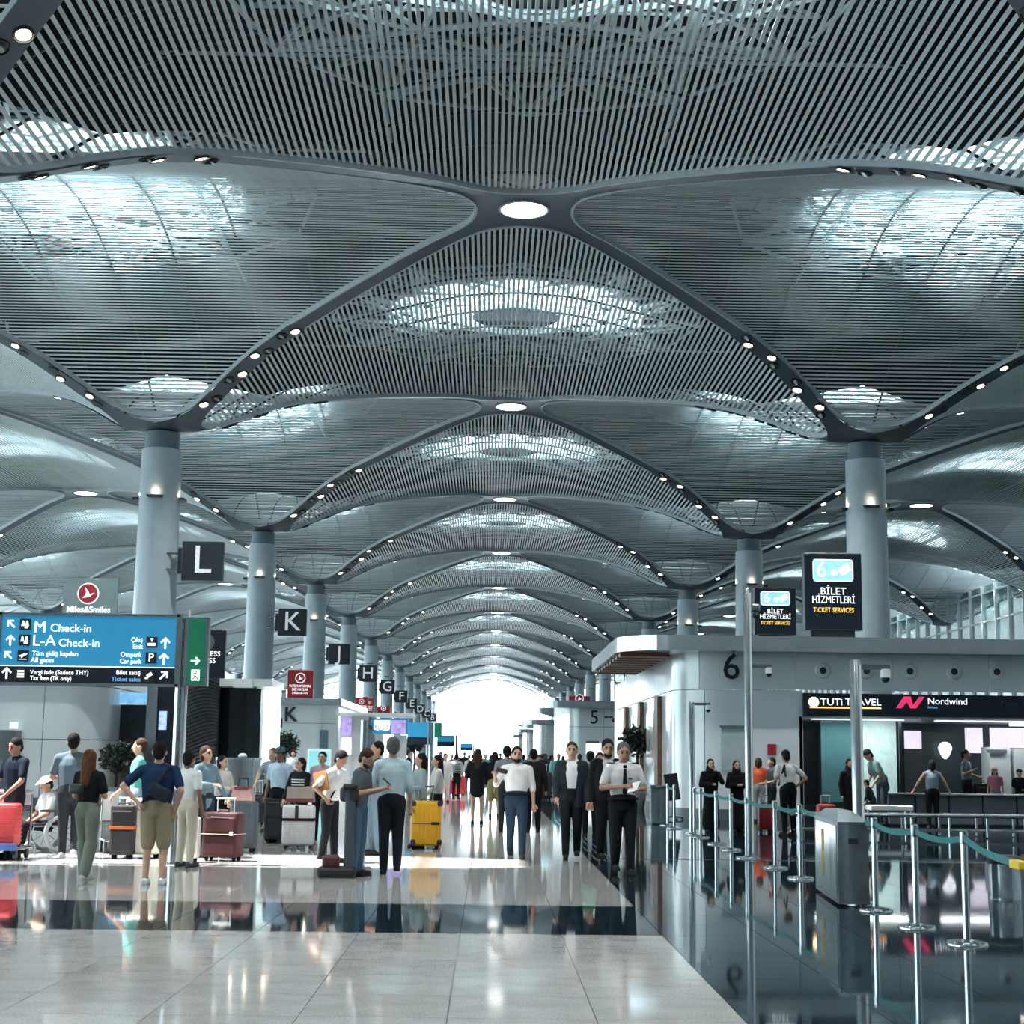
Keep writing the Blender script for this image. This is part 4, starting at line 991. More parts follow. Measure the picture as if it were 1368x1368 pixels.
def person(label, pos, h, facing=0, skin='m', hair='k', hstyle='short', top=None, tcol=(.3, .3, .3), sleeve='short', bottom='trousers', bcol=(.03, .03, .04), shoes=(.02, .02, .02),
           L='down', Rr='down', stride=0, lean=0, nod=0, turn=0, seated=False, beard=None, face=False, group=None, wide=1.0, jacket=None, extra=None, coat=None, under=None, tuck=False, hat=None, hem=.90):
    dist = pos.y; near = dist < 32; vox = .0135 if near else (.018 if dist < 48 else .028)
    t = thing('person', label, 'person', (pos.x, pos.y, 0), R(facing), group); k = h/1.763; t.scale = (k, k, k)
    dz = -.47 if seated else 0
    cl_, sl_ = math.cos(R(lean)), math.sin(R(lean))
    def U(p):
        x, y, z = p; z0 = .95; y, z = y*cl_ - (z-z0)*sl_, z0 + (z-z0)*cl_ + y*sl_*-1*-1*0 + y*sl_*0
        return Vector((x, y, z+dz))
    hr = Matrix.Rotation(R(turn), 3, 'Z') @ Matrix.Rotation(R(nod), 3, 'X')
    hp = Vector((0, 0, 1.53))
    def Hd(p): return U(hp + hr @ (Vector(p)-hp))
    W = wide
    arms = []
    for s_, a in ((1, L), (-1, Rr)):
        e, w_ = ARM[a] if isinstance(a, str) else a
        sh = (s_*.180*W, .0, 1.405); arms.append((s_, U(sh), U((s_*e[0]*W, e[1], e[2])), U((s_*w_[0]*W, w_[1], w_[2]))))
    legs = []
    for s_ in (1, -1):
        hip = Vector((s_*.088*W, 0, .92+dz))
        if seated: kn = Vector((s_*.10, -.43, .92+dz+.02)); an = Vector((s_*.10, -.48, .07))
        else:
            st = stride*s_
            if st > 0: kn = Vector((s_*.088, -st*.62, .50)); an = Vector((s_*.085, -st, .075))
            elif st < 0: kn = Vector((s_*.088, -st*.25-.02, .49)); an = Vector((s_*.085, -st*1.05, .12))
            else: kn = Vector((s_*.098, -.02, .495)); an = Vector((s_*.105, .015, .075))
        legs.append((s_, hip, kn, an))
    # ---- the body: one continuous skin
    b = MB()
    b.capsule(U((0, 0, 1.0)), U((0, .0, 1.30)), .135*W, .158*W, sx=1.08, sy=.72)
    b.capsule(U((-.14*W, .005, 1.40)), U((.14*W, .005, 1.40)), .062, .062)
    b.capsule(U((0, .012, 1.42)), Hd((0, 0, 1.55)), .060, .056)
    for s_ in (-1, 1): b.capsule(U((s_*.045, .012, 1.455)), U((s_*.15*W, .008, 1.405)), .045, .055)
    hm = hr.to_4x4(); 
    def hell(mb, c, r): 
        p = Hd(c); mb.ell((0, 0, 0), r, M=Matrix.Translation(p) @ Matrix.Rotation(R(lean), 4, 'X') @ hm)
    hell(b, (0, .0, 1.640), (.082, .102, .110)); hell(b, (0, -.034, 1.575), (.060, .068, .068))
    b.capsule(Hd((0, -.100, 1.640)), Hd((0, -.117, 1.602)), .012, .018, 8)
    for s_ in (-1, 1): hell(b, (s_*.084, .008, 1.622), (.015, .026, .036))
    fing = MB()
    for s_, sh, el, wr in arms:
        b.capsule(sh, el, .052, .041); b.capsule(el, wr, .041, .027)
        d = (wr-el).normalized(); pm = wr + d*.085; b.capsule(wr, pm, .027, .033, sx=1, sy=1)
        if near:
            q = Vector((0, -1, 0)) if abs(d.y) < .7 else Vector((0, 0, -1)); sd = d.cross(q).normalized(); cu = sd.cross(d).normalized()
            for i_, (o_, ln) in enumerate(((-.026, .07), (-.009, .08), (.009, .076), (.026, .058))):
                p0 = pm + sd*o_ + d*.01; p1 = p0 + d*ln*.5 + cu*.01; p2 = p1 + d*ln*.25 + cu*ln*.45
                fing.capsule(p0, p1, .0095, .009, 7, rings=2); fing.capsule(p1, p2, .009, .0075, 7, rings=2)
            p0 = wr + d*.03 + sd*(-.024*s_); p1 = p0 + d*.04 - sd*.03*s_ + cu*.012; fing.capsule(p0, p1, .012, .0105, 7, rings=2); fing.capsule(p1, p1 + d*.03 + cu*.012, .0105, .009, 7, rings=2)
    for s_, hip, kn, an in legs:
        b.capsule(hip, kn, .085, .055); b.capsule(kn, an, .056, .040)
        b.capsule(an, an + Vector((0, -.06, -.035)), .034, .024)
    PENDING.append((t, 'body', b, SK[skin], vox, 2, fing if near else None))
    def part(name, mb, m, it=5, v=None): PENDING.append((t, name, mb, m, v or vox, it, None))
    # ---- clothes
    infl = .016
    if top != 'none' and not coat:
        s = MB()
        hs = 1.07 if (tuck or jacket) else hem+.06
        s.capsule(U((0, 0, hs)) , U((0, 0, 1.30)), .148*W, .172*W, sx=1.10, sy=.76)
        for s_ in (-1, 1): s.capsule(U((s_*.05, .012, 1.452)), U((s_*.15*W, .008, 1.405)), .055, .068)
        s.capsule(U((-.145*W, .005, 1.395)), U((.145*W, .005, 1.395)), .076, .076)
        s.capsule(U((0, .012, 1.40)), U((0, .008, 1.462)), .080, .062)
        for s_, sh, el, wr in arms:
            if sleeve == 'short': s.capsule(sh, sh.lerp(el, .72), .066, .062)
            elif sleeve == 'long': s.capsule(sh, el, .066, .054); s.capsule(el, el.lerp(wr, .94), .054, .040)
            elif sleeve == 'roll': s.capsule(sh, el, .066, .056); s.capsule(el, el.lerp(wr, .22), .056, .052)
        part('shirt', s, cloth(tcol))
    if coat:      # a long robe or dress down to hem height
        s = MB(); s.capsule(U((0, 0, 1.0)), U((0, 0, 1.30)), .158*W, .175*W, sx=1.12, sy=.8); s.capsule(U((-.15*W, 0, 1.395)), U((.15*W, 0, 1.395)), .078, .078)
        s.capsule((0, 0, coat+.10), U((0, 0, 1.0)), .20*W if coat < .5 else .16*W, .155*W, sx=1.12, sy=.85)
        s.capsule(U((0, .012, 1.40)), U((0, .008, 1.465)), .082, .064)
        for s_, sh, el, wr in arms: s.capsule(sh, el, .07, .066); s.capsule(el, el.lerp(wr, .95), .066, .052)
        part('dress', s, cloth(tcol))
    if jacket:
        s = MB()
        for s_, sh, el, wr in arms:
            s.capsule(U((s_*.095, .012, hem-.04)), U((s_*.098, .008, 1.34)), .098, .102, sx=1, sy=1.22)
            s.capsule(sh, el, .078, .062); s.capsule(el, el.lerp(wr, .96), .062, .046); s.capsule(U((s_*.10, .01, 1.41)), sh, .082, .078)
        s.capsule(U((0, .075, hem)), U((0, .07, 1.36)), .10, .10, sx=1.4, sy=.8); s.capsule(U((-.05, .05, 1.44)), U((.05, .05, 1.44)), .05, .05)
        part('jacket', s, cloth(jacket))
    if bottom in ('trousers', 'shorts', 'loose'):
        s = MB(); s.capsule(Vector((0, 0, .93+dz)), Vector((0, 0, 1.02+dz)), .142*W, .146*W, sx=1.12, sy=.82)
        for s_, hip, kn, an in legs:
            s.capsule(hip, kn, .106 if bottom != 'shorts' else .112, .074 if bottom != 'shorts' else .09)
            if bottom == 'shorts': continue
            s.capsule(kn, an + Vector((0, .005, .0)), .074 if bottom != 'loose' else .092, .056 if bottom != 'loose' else .075)
        if bottom == 'shorts':
            pass
        part('trousers' if bottom != 'shorts' else 'shorts', s, cloth(bcol))
    elif bottom == 'skirt':
        s = MB(); s.capsule((0, 0, .62), (0, 0, 1.0), .18, .15, sx=1.1, sy=.85); part('skirt', s, cloth(bcol))
    for s_, hip, kn, an in legs:
        s = MB(); s.capsule(an + Vector((0, .03, -.030)), an + Vector((0, -.16, -.037)), .047, .038); s.box(tuple(an + Vector((0, -.065, -.066))), (.085, .27, .018)); part('shoe', s, cloth(shoes), 2, min(vox, .014))
    # ---- hair, hats, face
    hm_ = HAIR.get(hair)
    if hstyle != 'hood' and hm_:
        s = MB(); hell(s, (0, .022, 1.668), (.094, .106, .104)); hell(s, (0, .058, 1.612), (.082, .062, .084))
        if hstyle == 'long':
            s.capsule(Hd((0, .07, 1.66)), U((0, .10, 1.30)), .075, .06, sx=1.25, sy=.7)
            for q in (-1, 1): s.capsule(Hd((q*.07, .02, 1.66)), U((q*.085, .03, 1.40)), .03, .03)
        if hstyle == 'bob':
            for q in (-1, 1): s.capsule(Hd((q*.07, .02, 1.67)), Hd((q*.072, .02, 1.54)), .034, .032)
            s.capsule(Hd((0, .06, 1.66)), Hd((0, .06, 1.52)), .075, .06)
        if hstyle == 'bun': hell(s, (0, .10, 1.70), (.05, .05, .05))
        part('hair', s, hm_, 2, min(vox, .016))
    if hstyle == 'hood':
        s = MB(); hell(s, (0, .028, 1.655), (.102, .106, .124)); s.capsule(Hd((0, .03, 1.60)), U((0, .02, 1.42)), .10, .13); part('headscarf', s, cloth(tcol), 4)
    if beard:
        s = MB(); hell(s, (0, -.040, 1.545), (.064, .064, .050)); part('beard', s, HAIR[beard], 2)
    if hat:
        s = MB(); hell(s, (0, .008, 1.715), (.104, .116, .075)); 
        p = Hd((0, -.05 if hat[1] == 'cap' else .005, 1.69)); s.lathe([(.12 if hat[1] == 'cap' else .20, 0), (.11, .035)], seg=18, M=Matrix.Translation(p) @ Matrix.Rotation(R(lean+nod), 4, 'X'))
        part('hat', s, cloth(hat[0]), 2)
    if face:
        for q in (-1, 1):
            p = Hd((q*.033, -.093, 1.638)); MB().ell(p, (.015, .010, .010), 8, 6).build('eye', M_eye, t, True)
            p = Hd((q*.034, -.096, 1.662)); MB().ell(p, (.024, .010, .007), 8, 6).build('eyebrow', hm_ or HAIR['k'], t, True)
        if not (beard == 'full'): MB().ell(Hd((0, -.099, 1.560)), (.028, .010, .008), 8, 6).build('mouth', M_lip, t, True)
    return t

def hand_of(t, side, arm, k): pass
def pos(px, py): return gnd(px, py)
def hgt_of(px, top, p): return at(px, top, p.y).z
def pp_(label, px, foot, top, **kw):
    p = pos(px, foot); return person(label, p, min(1.98, max(.9, hgt_of(px, top, p))), **kw)

K = (.008, .009, .011)
P1 = pp_('man in a dark navy polo shirt pushing a trolley at the left edge', 14, 1146, 985, facing=-35, skin='m', tcol=(.012, .018, .032), bcol=(.015, .02, .03), L='low', Rr='low', nod=18, wide=1.15, face=True)
P4 = pp_('man seen from behind in a grey-blue polo shirt and charcoal trousers', 90, 1146, 979, facing=190, skin='l', hair='k', tcol=(.13, .18, .22), bcol=(.035, .04, .05), L='fwd', Rr='hold', shoes=(.5, .5, .5), wide=1.12, stride=.05)
P5 = pp_('woman with long auburn hair, black top and olive trousers seen from behind', 112, 1177, 1001, facing=160, skin='l', hair='a', hstyle='long', tcol=K, bcol=(.17, .19, .16), L='fwd', Rr='fold', shoes=(.6, .6, .58), hem=1.0, stride=.12, bottom='loose', wide=.95)
P6 = pp_('man in a bright teal t-shirt facing left beside a black suitcase', 180, 1140, 986, facing=-75, skin='l', hair='b', tcol=(.12, .46, .43), bcol=(.24, .33, .40), L='low', Rr='down', turn=-8)
P7 = pp_('man seen from behind in a navy t-shirt and khaki cargo shorts', 205, 1182, 990, facing=182, skin='l', hair='k', tcol=(.012, .03, .075), bottom='shorts', bcol=(.29, .24, .155), L='hip2', Rr='pocket', shoes=(.6, .62, .63), wide=1.13)
P8 = pp_('man in a white t-shirt and beige trousers behind the sign pole', 247, 1158, 1003, facing=150, skin='d', hair='k', tcol=(.74, .75, .75), bcol=(.58, .53, .43), L='fwd', Rr='down', shoes=(.05, .05, .06))
P9 = pp_('woman in a denim jacket with sunglasses on her head facing right', 270, 1145, 996, facing=55, skin='l', hair='b', hstyle='bob', tcol=(.13, .20, .25), sleeve='long', bcol=(.02, .03, .045), L='low', Rr='grip', hem=.82, face=True)
P10 = pp_('woman in a cream top with black hair behind the pink handbag', 293, 1135, 1009, facing=60, skin='l', hair='k', hstyle='bob', tcol=(.62, .60, .55), sleeve='long', bcol=K, L='grip', Rr='grip', face=True)
P11 = pp_('man in a pale blue shirt and grey cap near the potted trees', 371, 1126, 999, facing=-25, skin='d', hair='k', tcol=(.42, .55, .66), bcol=K, L='down', Rr='down', hat=((.05, .07, .08), 'cap'), nod=10, wide=1.1)
P12 = pp_('red-haired woman standing behind the man in the grey cap', 361, 1112, 999, facing=-20, skin='l', hair='a', hstyle='bob', tcol=(.25, .27, .32), bcol=K, Rr='reach')
P13 = pp_('woman in a black and white striped top resting on a white suitcase', 398, 1130, 1012, facing=-25, skin='l', hair='k', hstyle='bob', tcol=(.012, .012, .015), sleeve='long', bcol=K, L='low', Rr='low', turn=-25, face=True)
P14 = pp_('woman in a pink shirt in front of the teal banner', 427, 1122, 1004, facing=-10, skin='l', hair='k', hstyle='bun', tcol=(.40, .26, .32), bcol=K, face=True)
P15 = pp_('stooping man in a white t-shirt with a shoulder strap and black trousers', 438, 1152, 1000, facing=62, skin='m', hair='k', tcol=(.64, .65, .65), bcol=(.01, .011, .014), L='fwd', Rr='hip', lean=14, nod=20, stride=.06)
P16 = pp_('bearded man in a grey t-shirt and jeans looking at his phone', 476, 1170, 999, facing=72, skin='l', hair='b', tcol=(.09, .10, .12), bcol=(.07, .13, .19), L='phone', Rr='phone', nod=24, lean=6, beard='b')
P17 = pp_('dark-haired man in a black polo behind the light-shirted man', 500, 1142, 990, facing=-65, skin='m', hair='k', tcol=(.02, .03, .04), bcol=(.13, .19, .24), L='fwd', Rr='down')
P18 = pp_('tall man seen from behind in a pale blue rolled-sleeve shirt and black trousers', 521, 1168, 984, facing=186, skin='l', hair='g', tcol=(.46, .60, .66), sleeve='roll', bcol=(.012, .014, .02), L='fwd', Rr='down', shoes=(.015, .016, .02), stride=.04)
P19 = pp_('long-haired woman in a grey dress left of the yellow suitcase', 559, 1133, 1006, facing=-70, skin='l', hair='k', hstyle='long', coat=.12, tcol=(.26, .33, .34), bottom=None, L='fwd', Rr='fwd')
P20 = pp_('long-haired woman in a beige top behind the yellow suitcase', 582, 1128, 1008, facing=-75, skin='l', hair='k', hstyle='long', tcol=(.50, .47, .44), sleeve='long', bcol=K, L='low', Rr='down', hem=.86)
P21 = pp_('woman in a white outfit walking left of the red suitcases', 594, 1072, 1006, facing=10, skin='l', hair='b', tcol=(.72, .70, .68), sleeve='long', bcol=(.68, .66, .64))
P22 = pp_('woman in a striped black and white top pulling red suitcases', 609, 1068, 1007, facing=170, skin='l', hair='k', hstyle='bun', tcol=(.35, .35, .36), bcol=K, sleeve='long')
P23 = pp_('woman in a short black dress seen from behind in the aisle', 637, 1101, 1000, facing=178, skin='l', hair='b', hstyle='long', coat=.66, tcol=(.010, .011, .015), bottom=None, L='fwd', Rr='fwd', shoes=K)
P24 = pp_('person in black with olive shorts walking away beside the white-shirted man', 660, 1092, 1004, facing=180, skin='l', hair='k', hstyle='long', tcol=K, bottom='shorts', bcol=(.22, .21, .09), sleeve='long')
P25 = pp_('bearded man in a white shirt and navy trousers walking towards the camera', 689, 1147, 997, facing=4, skin='l', hair='k', tcol=(.80, .80, .79), sleeve='roll', bcol=(.025, .045, .075), L='down', Rr=((.30, -.02, 1.16), (.34, -.24, 1.30)), stride=.14, beard='k', face=True, wide=1.1, tuck=True)
P26 = pp_('man in a grey t-shirt just behind the white-shirted man', 676, 1112, 996, facing=175, skin='m', hair='k', tcol=(.22, .23, .26), bcol=(.03, .035, .04))
P27 = pp_('man in a black coat pulling a large black suitcase away from the camera', 712, 1112, 1000, facing=180, skin='m', hair='k', tcol=(.02, .018, .02), sleeve='long', bcol=K, hem=.8, wide=1.1)
P28 = pp_('smiling man in a dark suit jacket over an open white shirt', 763, 1148, 991, facing=-3, skin='l', hair='b', tcol=(.80, .81, .82), sleeve='long', jacket=(.022, .03, .04), bcol=(.012, .014, .018), L='down', Rr='swing', stride=-.12, face=True, hem=.86)
P29 = pp_('man in a green shirt behind the suited man', 788, 1118, 1003, facing=185, skin='m', hair='k', tcol=(.03, .22, .12), bcol=K)
P30 = pp_('bearded man in a black jacket close behind the pilot', 811, 1152, 987, facing=5, skin='m', hair='k', tcol=(.5, .5, .5), sleeve='long', jacket=(.010, .010, .013), bcol=K, nod=12, beard='k', face=True, hem=.85, stride=.1)
P31 = pp_('pilot in a white short-sleeved shirt with black tie reading papers', 832, 1168, 991, facing=6, skin='m', hair='g', tcol=(.66, .66, .67), bcol=(.010, .011, .014), L=((.26, -.03, 1.14), (.14, -.27, 1.13)), Rr=((.27, -.02, 1.14), (.03, -.26, 1.17)), nod=14, stride=.1, face=True, wide=1.1, tuck=True)
P32 = pp_('woman behind the green-shirted man with black hair', 801, 1116, 1005, facing=0, skin='m', hair='k', hstyle='bob', tcol=K, sleeve='long')
# right side
P33 = pp_('woman in a black robe with a hand raised to her face', 950, 1112, 1014, facing=5, skin='l', hstyle='hood', coat=.08, tcol=(.008, .009, .011), bottom=None, L='face', Rr='fold', face=True)
P34 = pp_('woman in a black robe with folded arms left of the tall pole', 985, 1112, 1016, facing=8, skin='l', hstyle='hood', coat=.08, tcol=(.0085, .009, .011), bottom=None, L='fold', Rr='fold', face=True)
P35 = pp_('person in an orange top and grey trousers right of the tall pole', 1014, 1098, 1012, facing=170, skin='m', hair='b', hstyle='bob', tcol=(.62, .10, .035), bcol=(.30, .31, .32), L='fwd', Rr='down', wide=1.05)
P36 = pp_('boy in a dark shirt beside the orange top', 1032, 1102, 1012, facing=-80, skin='m', hair='k', tcol=(.035, .045, .055), bcol=K, L='fwd', Rr='fwd')
P37 = pp_('man in a white shirt with a backpack strap leaning with hand on hip', 1054, 1117, 1001, facing=200, skin='m', hair='k', tcol=(.58, .57, .56), bcol=K, L='fwd', Rr='hip', lean=8, wide=1.05)
P38 = pp_('person in a black robe partly behind the thick camera pole', 1137, 1110, 1014, facing=10, skin='m', hstyle='hood', coat=.08, tcol=(.009, .008, .010), bottom=None, L='fold', Rr='down')
P39 = pp_('man in a loose grey-green shirt bending over luggage', 1180, 1104, 990, facing=-80, skin='m', hair='k', tcol=(.13, .19, .19), bcol=(.03, .04, .05), L='low', Rr='low', lean=26, nod=20, hem=.8)
P40 = pp_('dark-clothed person crouching left of the bending man', 1167, 1107, 1040, facing=-120, skin='m', hair='k', tcol=(.012, .014, .018), bcol=K, sleeve='long', lean=20, L='low', Rr='low')
P41 = pp_('woman in a grey sleeveless top with arms spread at the counter', 1247, 1107, 1015, facing=178, skin='l', hair='k', hstyle='bob', tcol=(.17, .21, .25), sleeve='none', bcol=K, L='spread', Rr='spread')
P42 = pp_('uniformed man in a grey-blue shirt standing behind the counter', 1293, 1096, 1001, facing=55, skin='m', hair='k', tcol=(.12, .18, .20), bcol=K, L='fwd', Rr='hold')
P43 = pp_('girl in a pink t-shirt and pink cap behind the counter', 1331, 1097, 1025, facing=-15, skin='l', hair='k', hstyle='long', tcol=(.58, .20, .28), bcol=(.3, .2, .25), hat=((.62, .38, .42), 'cap'), face=True)
P44 = pp_('child in a black shirt and dark cap at the right picture edge', 1364, 1098, 1028, facing=-20, skin='l', hair='k', tcol=K, bcol=K, hat=((.02, .02, .03), 'cap'), L='fwd')
# far crowd
rs = random.Random(3)
pal = [((.02, .02, .03), 'black'), ((.5, .5, .5), 'pale grey'), ((.13, .35, .36), 'teal'), ((.10, .14, .2), 'navy'), ((.3, .2, .16), 'brown'), ((.6, .6, .58), 'white'), ((.2, .05, .06), 'dark red')]
far = [(737, 1062, 2, 'beside the red fire box'), (746, 1060, 2, 'right of another teal shirt'), (724, 1056, 0, 'left of the teal shirts'), (699, 1052, 3, 'behind the white-shirted man, near the hall end'), (648, 1054, 2, 'between the black dress and the hall end'), (626, 1052, 1, 'left of the woman in the black dress'),
       (620, 1046, 0, 'far off beyond the red suitcases'), (668, 1046, 0, 'far off in the middle of the aisle'), (655, 1040, 3, 'tiny in the bright hall end'), (682, 1042, 4, 'far behind the white-shirted man'), (707, 1044, 5, 'far beyond the black suitcase'),
       (728, 1043, 3, 'tiny before office 4'), (752, 1048, 0, 'in front of office 5, left side'), (774, 1060, 4, 'between the suited man and office 5'), (603, 1050, 4, 'beyond the striped top'), (588, 1054, 0, 'beyond the beige top'),
       (575, 1048, 6, 'under the distant blue board'), (632, 1040, 0, 'tiny left of the hall centre'), (643, 1038, 5, 'tiny at the hall centre'), (730, 1040, 0, 'tiny under office 4'), (693, 1038, 0, 'tiny right of the hall centre'), (610, 1042, 3, 'tiny beyond the red suitcases'), (566, 1044, 1, 'far behind the woman in the grey dress'), (545, 1058, 0, 'behind the tall light-shirted man'),
       (342, 1060, 0, 'before the black booth, mostly hidden'), (390, 1064, 5, 'under the K kiosk potted tree')]
for (px, fy, ci, where) in far:
    c, nm = pal[ci]
    p = gnd(px, fy); person(f'distant figure in {nm}, {where}', p, rs.uniform(1.62, 1.8), facing=rs.choice((0, 180, 175, 10, 90)), hair=rs.choice('kkb'), hstyle=rs.choice(('short', 'short', 'bob')), tcol=c, bcol=rs.choice((K, (.05, .07, .1), (.1, .1, .11))), stride=rs.choice((.1, .14, 0)), sleeve='long', group='distant passengers')

# ---- seated traveller in a wheelchair
gw = gnd(60, 1139)
P3 = person('seated traveller in a beige sun hat and white t-shirt using a wheelchair', Vector((gw.x-.05, gw.y+.15, 0)), 1.62, facing=-50, skin='m', hair='k', tcol=(.62, .64, .66), bcol=K, seated=True, L='lap', Rr='lap', nod=20, hat=((.62, .52, .40), 'brim'))
wc = thing('wheelchair', 'black wheelchair with large grey wheels under the traveller in a sun hat', 'wheelchair', (gw.x, gw.y+.15, 0), R(-50))
def wheel(x, y, z, r, nm, th=.035):
    ring = [(x, y+r*math.cos(2*math.pi*i/28), z+r*math.sin(2*math.pi*i/28)) for i in range(29)]
    o = MB().tube(ring, th, 8).build(nm, mat('tyre_grey', (.28, .31, .33), .6), wc, True)
    m = MB(); m.tube([(x-.04, y, z), (x+.04, y, z)], .04, 10)
    for i in range(10): a = 2*math.pi*i/10; m.tube([(x, y, z), (x, y+r*math.cos(a), z+r*math.sin(a))], .006, 5)
    m.build('spokes', M_chrome, o)
for s_ in (-1, 1): wheel(s_*.30, .08, .30, .27, 'wheel'); wheel(s_*.26, -.42, .10, .08, 'caster', .02)
MB().rbox((0, -.12, .44), (.46, .46, .06), .02).build('seat', M_black, wc); MB().rbox((0, .14, .72), (.46, .05, .5), .02).build('backrest', M_black, wc)
for s_ in (-1, 1):
    MB().rbox((s_*.27, -.1, .66), (.05, .38, .04), .015).build('armrest', M_black, wc)
    MB().tube([(s_*.25, .16, .3), (s_*.25, .17, .95), (s_*.25, .27, 1.0)], .015, 8).build('push_handle', M_dark, wc)
    MB().tube([(s_*.25, .1, .42), (s_*.25, -.36, .42), (s_*.2, -.45, .15)], .014, 8).build('side_frame', M_steel, wc)
MB().rbox((0, -.5, .13), (.34, .16, .03), .01).build('footrest', M_dark, wc)

# ---- finish the bodies: one evaluation for all remeshed parts
tmp = []
for (t, name, mb, m, vox, it, fing) in PENDING:
    me = mb.mesh(name, m); o = link(name, me, t)
    md = o.modifiers.new('r', 'REMESH'); md.mode = 'VOXEL'; md.voxel_size = vox; md.use_smooth_shade = True
    sm_ = o.modifiers.new('s', 'SMOOTH'); sm_.factor = .5; sm_.iterations = it
    tmp.append((o, fing, m))
bpy.context.view_layer.update(); dg = bpy.context.evaluated_depsgraph_get()
for o, fing, m in tmp:
    me = bpy.data.meshes.new_from_object(o.evaluated_get(dg)); me.name = o.name
    if fing and fing.v:
        n = len(me.vertices); vs = [tuple(v.co) for v in me.vertices] + fing.v
        fs = [list(p.vertices) for p in me.polygons] + [[i+n for i in f] for f in fing.f]
        m2 = bpy.data.meshes.new(me.name); m2.from_pydata(vs, [], fs); me = m2
        me.polygons.foreach_set('use_smooth', [True]*len(me.polygons)); me.update()
    me.materials.clear(); me.materials.append(m)
    o.modifiers.clear(); o.data = me

# ---- things worn or carried
def stripes(t, z0, z1, n, m, rx, ry, x=0, y=0):
    for i in range(n):
        z = z0 + (z1-z0)*i/max(1, n-1)
        pts = [(x+rx*math.cos(2*math.pi*k/24), y+ry*math.sin(2*math.pi*k/24), z) for k in range(25)]
        MB().tube(pts, .009, 6).build('shirt_stripe', m, t)
W_ = cloth((.7, .7, .7)); W25 = 1.1
stripes(P13, 1.05, 1.32, 6, W_, .192, .135); stripes(P22, 1.02, 1.34, 6, cloth(K), .190, .132)
MB().prism([(-.018, 1.40), (.018, 1.40), (.034, 1.08), (0, 1.03), (-.034, 1.08)], -.155, -.14).build('tie', cloth((.011, .012, .016)), P31)
MB().rbox((0, -.146, 1.43), (.05, .03, .045), .01).build('tie_knot', cloth((.011, .012, .016)), P31)
for s_ in (-1, 1): MB().rbox((s_*.165, -.0, 1.478), (.10, .055, .014), .005).build('epaulette', cloth((.012, .013, .02)), P31)
for t_ in (P25, P31): MB().tube([(.182*W25*math.cos(2*math.pi*k/28), .131*W25*math.sin(2*math.pi*k/28), 1.0) for k in range(29)], .014, 6).build('belt', cloth((.012, .011, .012)), t_)
MB().rbox((.07, -.148, 1.27), (.05, .008, .02), .003).build('badge', M_steel, P31)
MB().tube([(-.16, .09, 1.46), (0, .155, 1.22), (.17, .12, 1.0)], .018, 6).build('bag_strap', cloth((.02, .025, .035)), P7)
sl7 = one('sling_bag', MB().rbox((0, 0, 0), (.30, .10, .17), .06, 3), cloth((.02, .027, .04)), 'navy sling bag worn across the back of the man in khaki shorts', 'bag', tuple(P7.matrix_world @ Vector((0, 0, 0))), smooth=True)
sl7.location = P7.location + Vector((.06, -.20, 1.12)); sl7.rotation_euler = (0, R(28), 0)
MB().tube([(-.15, -.12, 1.0), (.02, -.165, 1.25), (.15, -.06, 1.47), (.14, .10, 1.42)], .016, 6).build('shoulder_strap', cloth((.012, .014, .018)), P15)
MB().tube([(.15, -.12, 1.02), (.15, .12, 1.44), (.15, .16, 1.2)], .02, 6).build('backpack_strap', cloth((.03, .03, .045)), P37)
def carried(name, t, mb, m, label, cat, off, rot=(0, 0, 0)):
    o = mb.build(name, m, None, True); M_ = Matrix.Translation(t.location) @ Matrix.Rotation(t.rotation_euler.z, 4, 'Z')
    o.location = M_ @ Vector(off); o.rotation_euler = (rot[0], rot[1], rot[2]+t.rotation_euler.z); tag(o, label, cat); return o
carried('papers', P31, MB().rbox((0, 0, 0), (.15, .23, .008), .002), cloth((.8, .8, .8)), 'white folded papers in the hands of the pilot', 'papers', (.08, -.37, 1.21), (R(35), R(-14), R(-38)))
carried('phone', P16, MB().rbox((0, 0, 0), (.07, .14, .01), .004), M_black, 'black phone held by the bearded man in a grey t-shirt', 'phone', (0, -.41, 1.25), (R(40), 0, 0))
carried('glasses_case', P25, MB().rbox((0, 0, 0), (.19, .09, .08), .03, 3), M_black, 'black object in the raised hand of the white-shirted man', 'case', (-.27, -.33, 1.38), (0, R(15), 0))
carried('folder', P15, MB().rbox((0, 0, 0), (.03, .24, .30), .01), cloth((.33, .16, .06)), 'tan leather folder under the arm of the stooping man', 'folder', (-.27, -.02, 1.2), (R(-15), 0, 0))
carried('shoulder_bag', P16, MB().rbox((0, 0, 0), (.12, .26, .2), .05, 3), M_black, 'black shoulder bag at the hip of the man with the phone', 'bag', (-.27, .02, 1.08))
carried('waist_bag', P5, MB().rbox((0, 0, 0), (.20, .08, .13), .04, 3), M_black, 'black belt bag at the back of the woman in olive trousers', 'bag', (.05, .20, 1.14))
gls = MB(); gls.tube([(-.07, 0, 0), (-.06, -.1, .02), (.06, -.1, .02), (.07, 0, 0)], .006, 6); gls.ell((-.035, -.105, .02), (.028, .008, .02)); gls.ell((.035, -.105, .02), (.028, .008, .02))
carried('sunglasses', P9, gls, M_black, 'dark sunglasses pushed up on the head of the woman in a denim jacket', 'sunglasses', (0, -.02, 1.70*P9.scale.x))
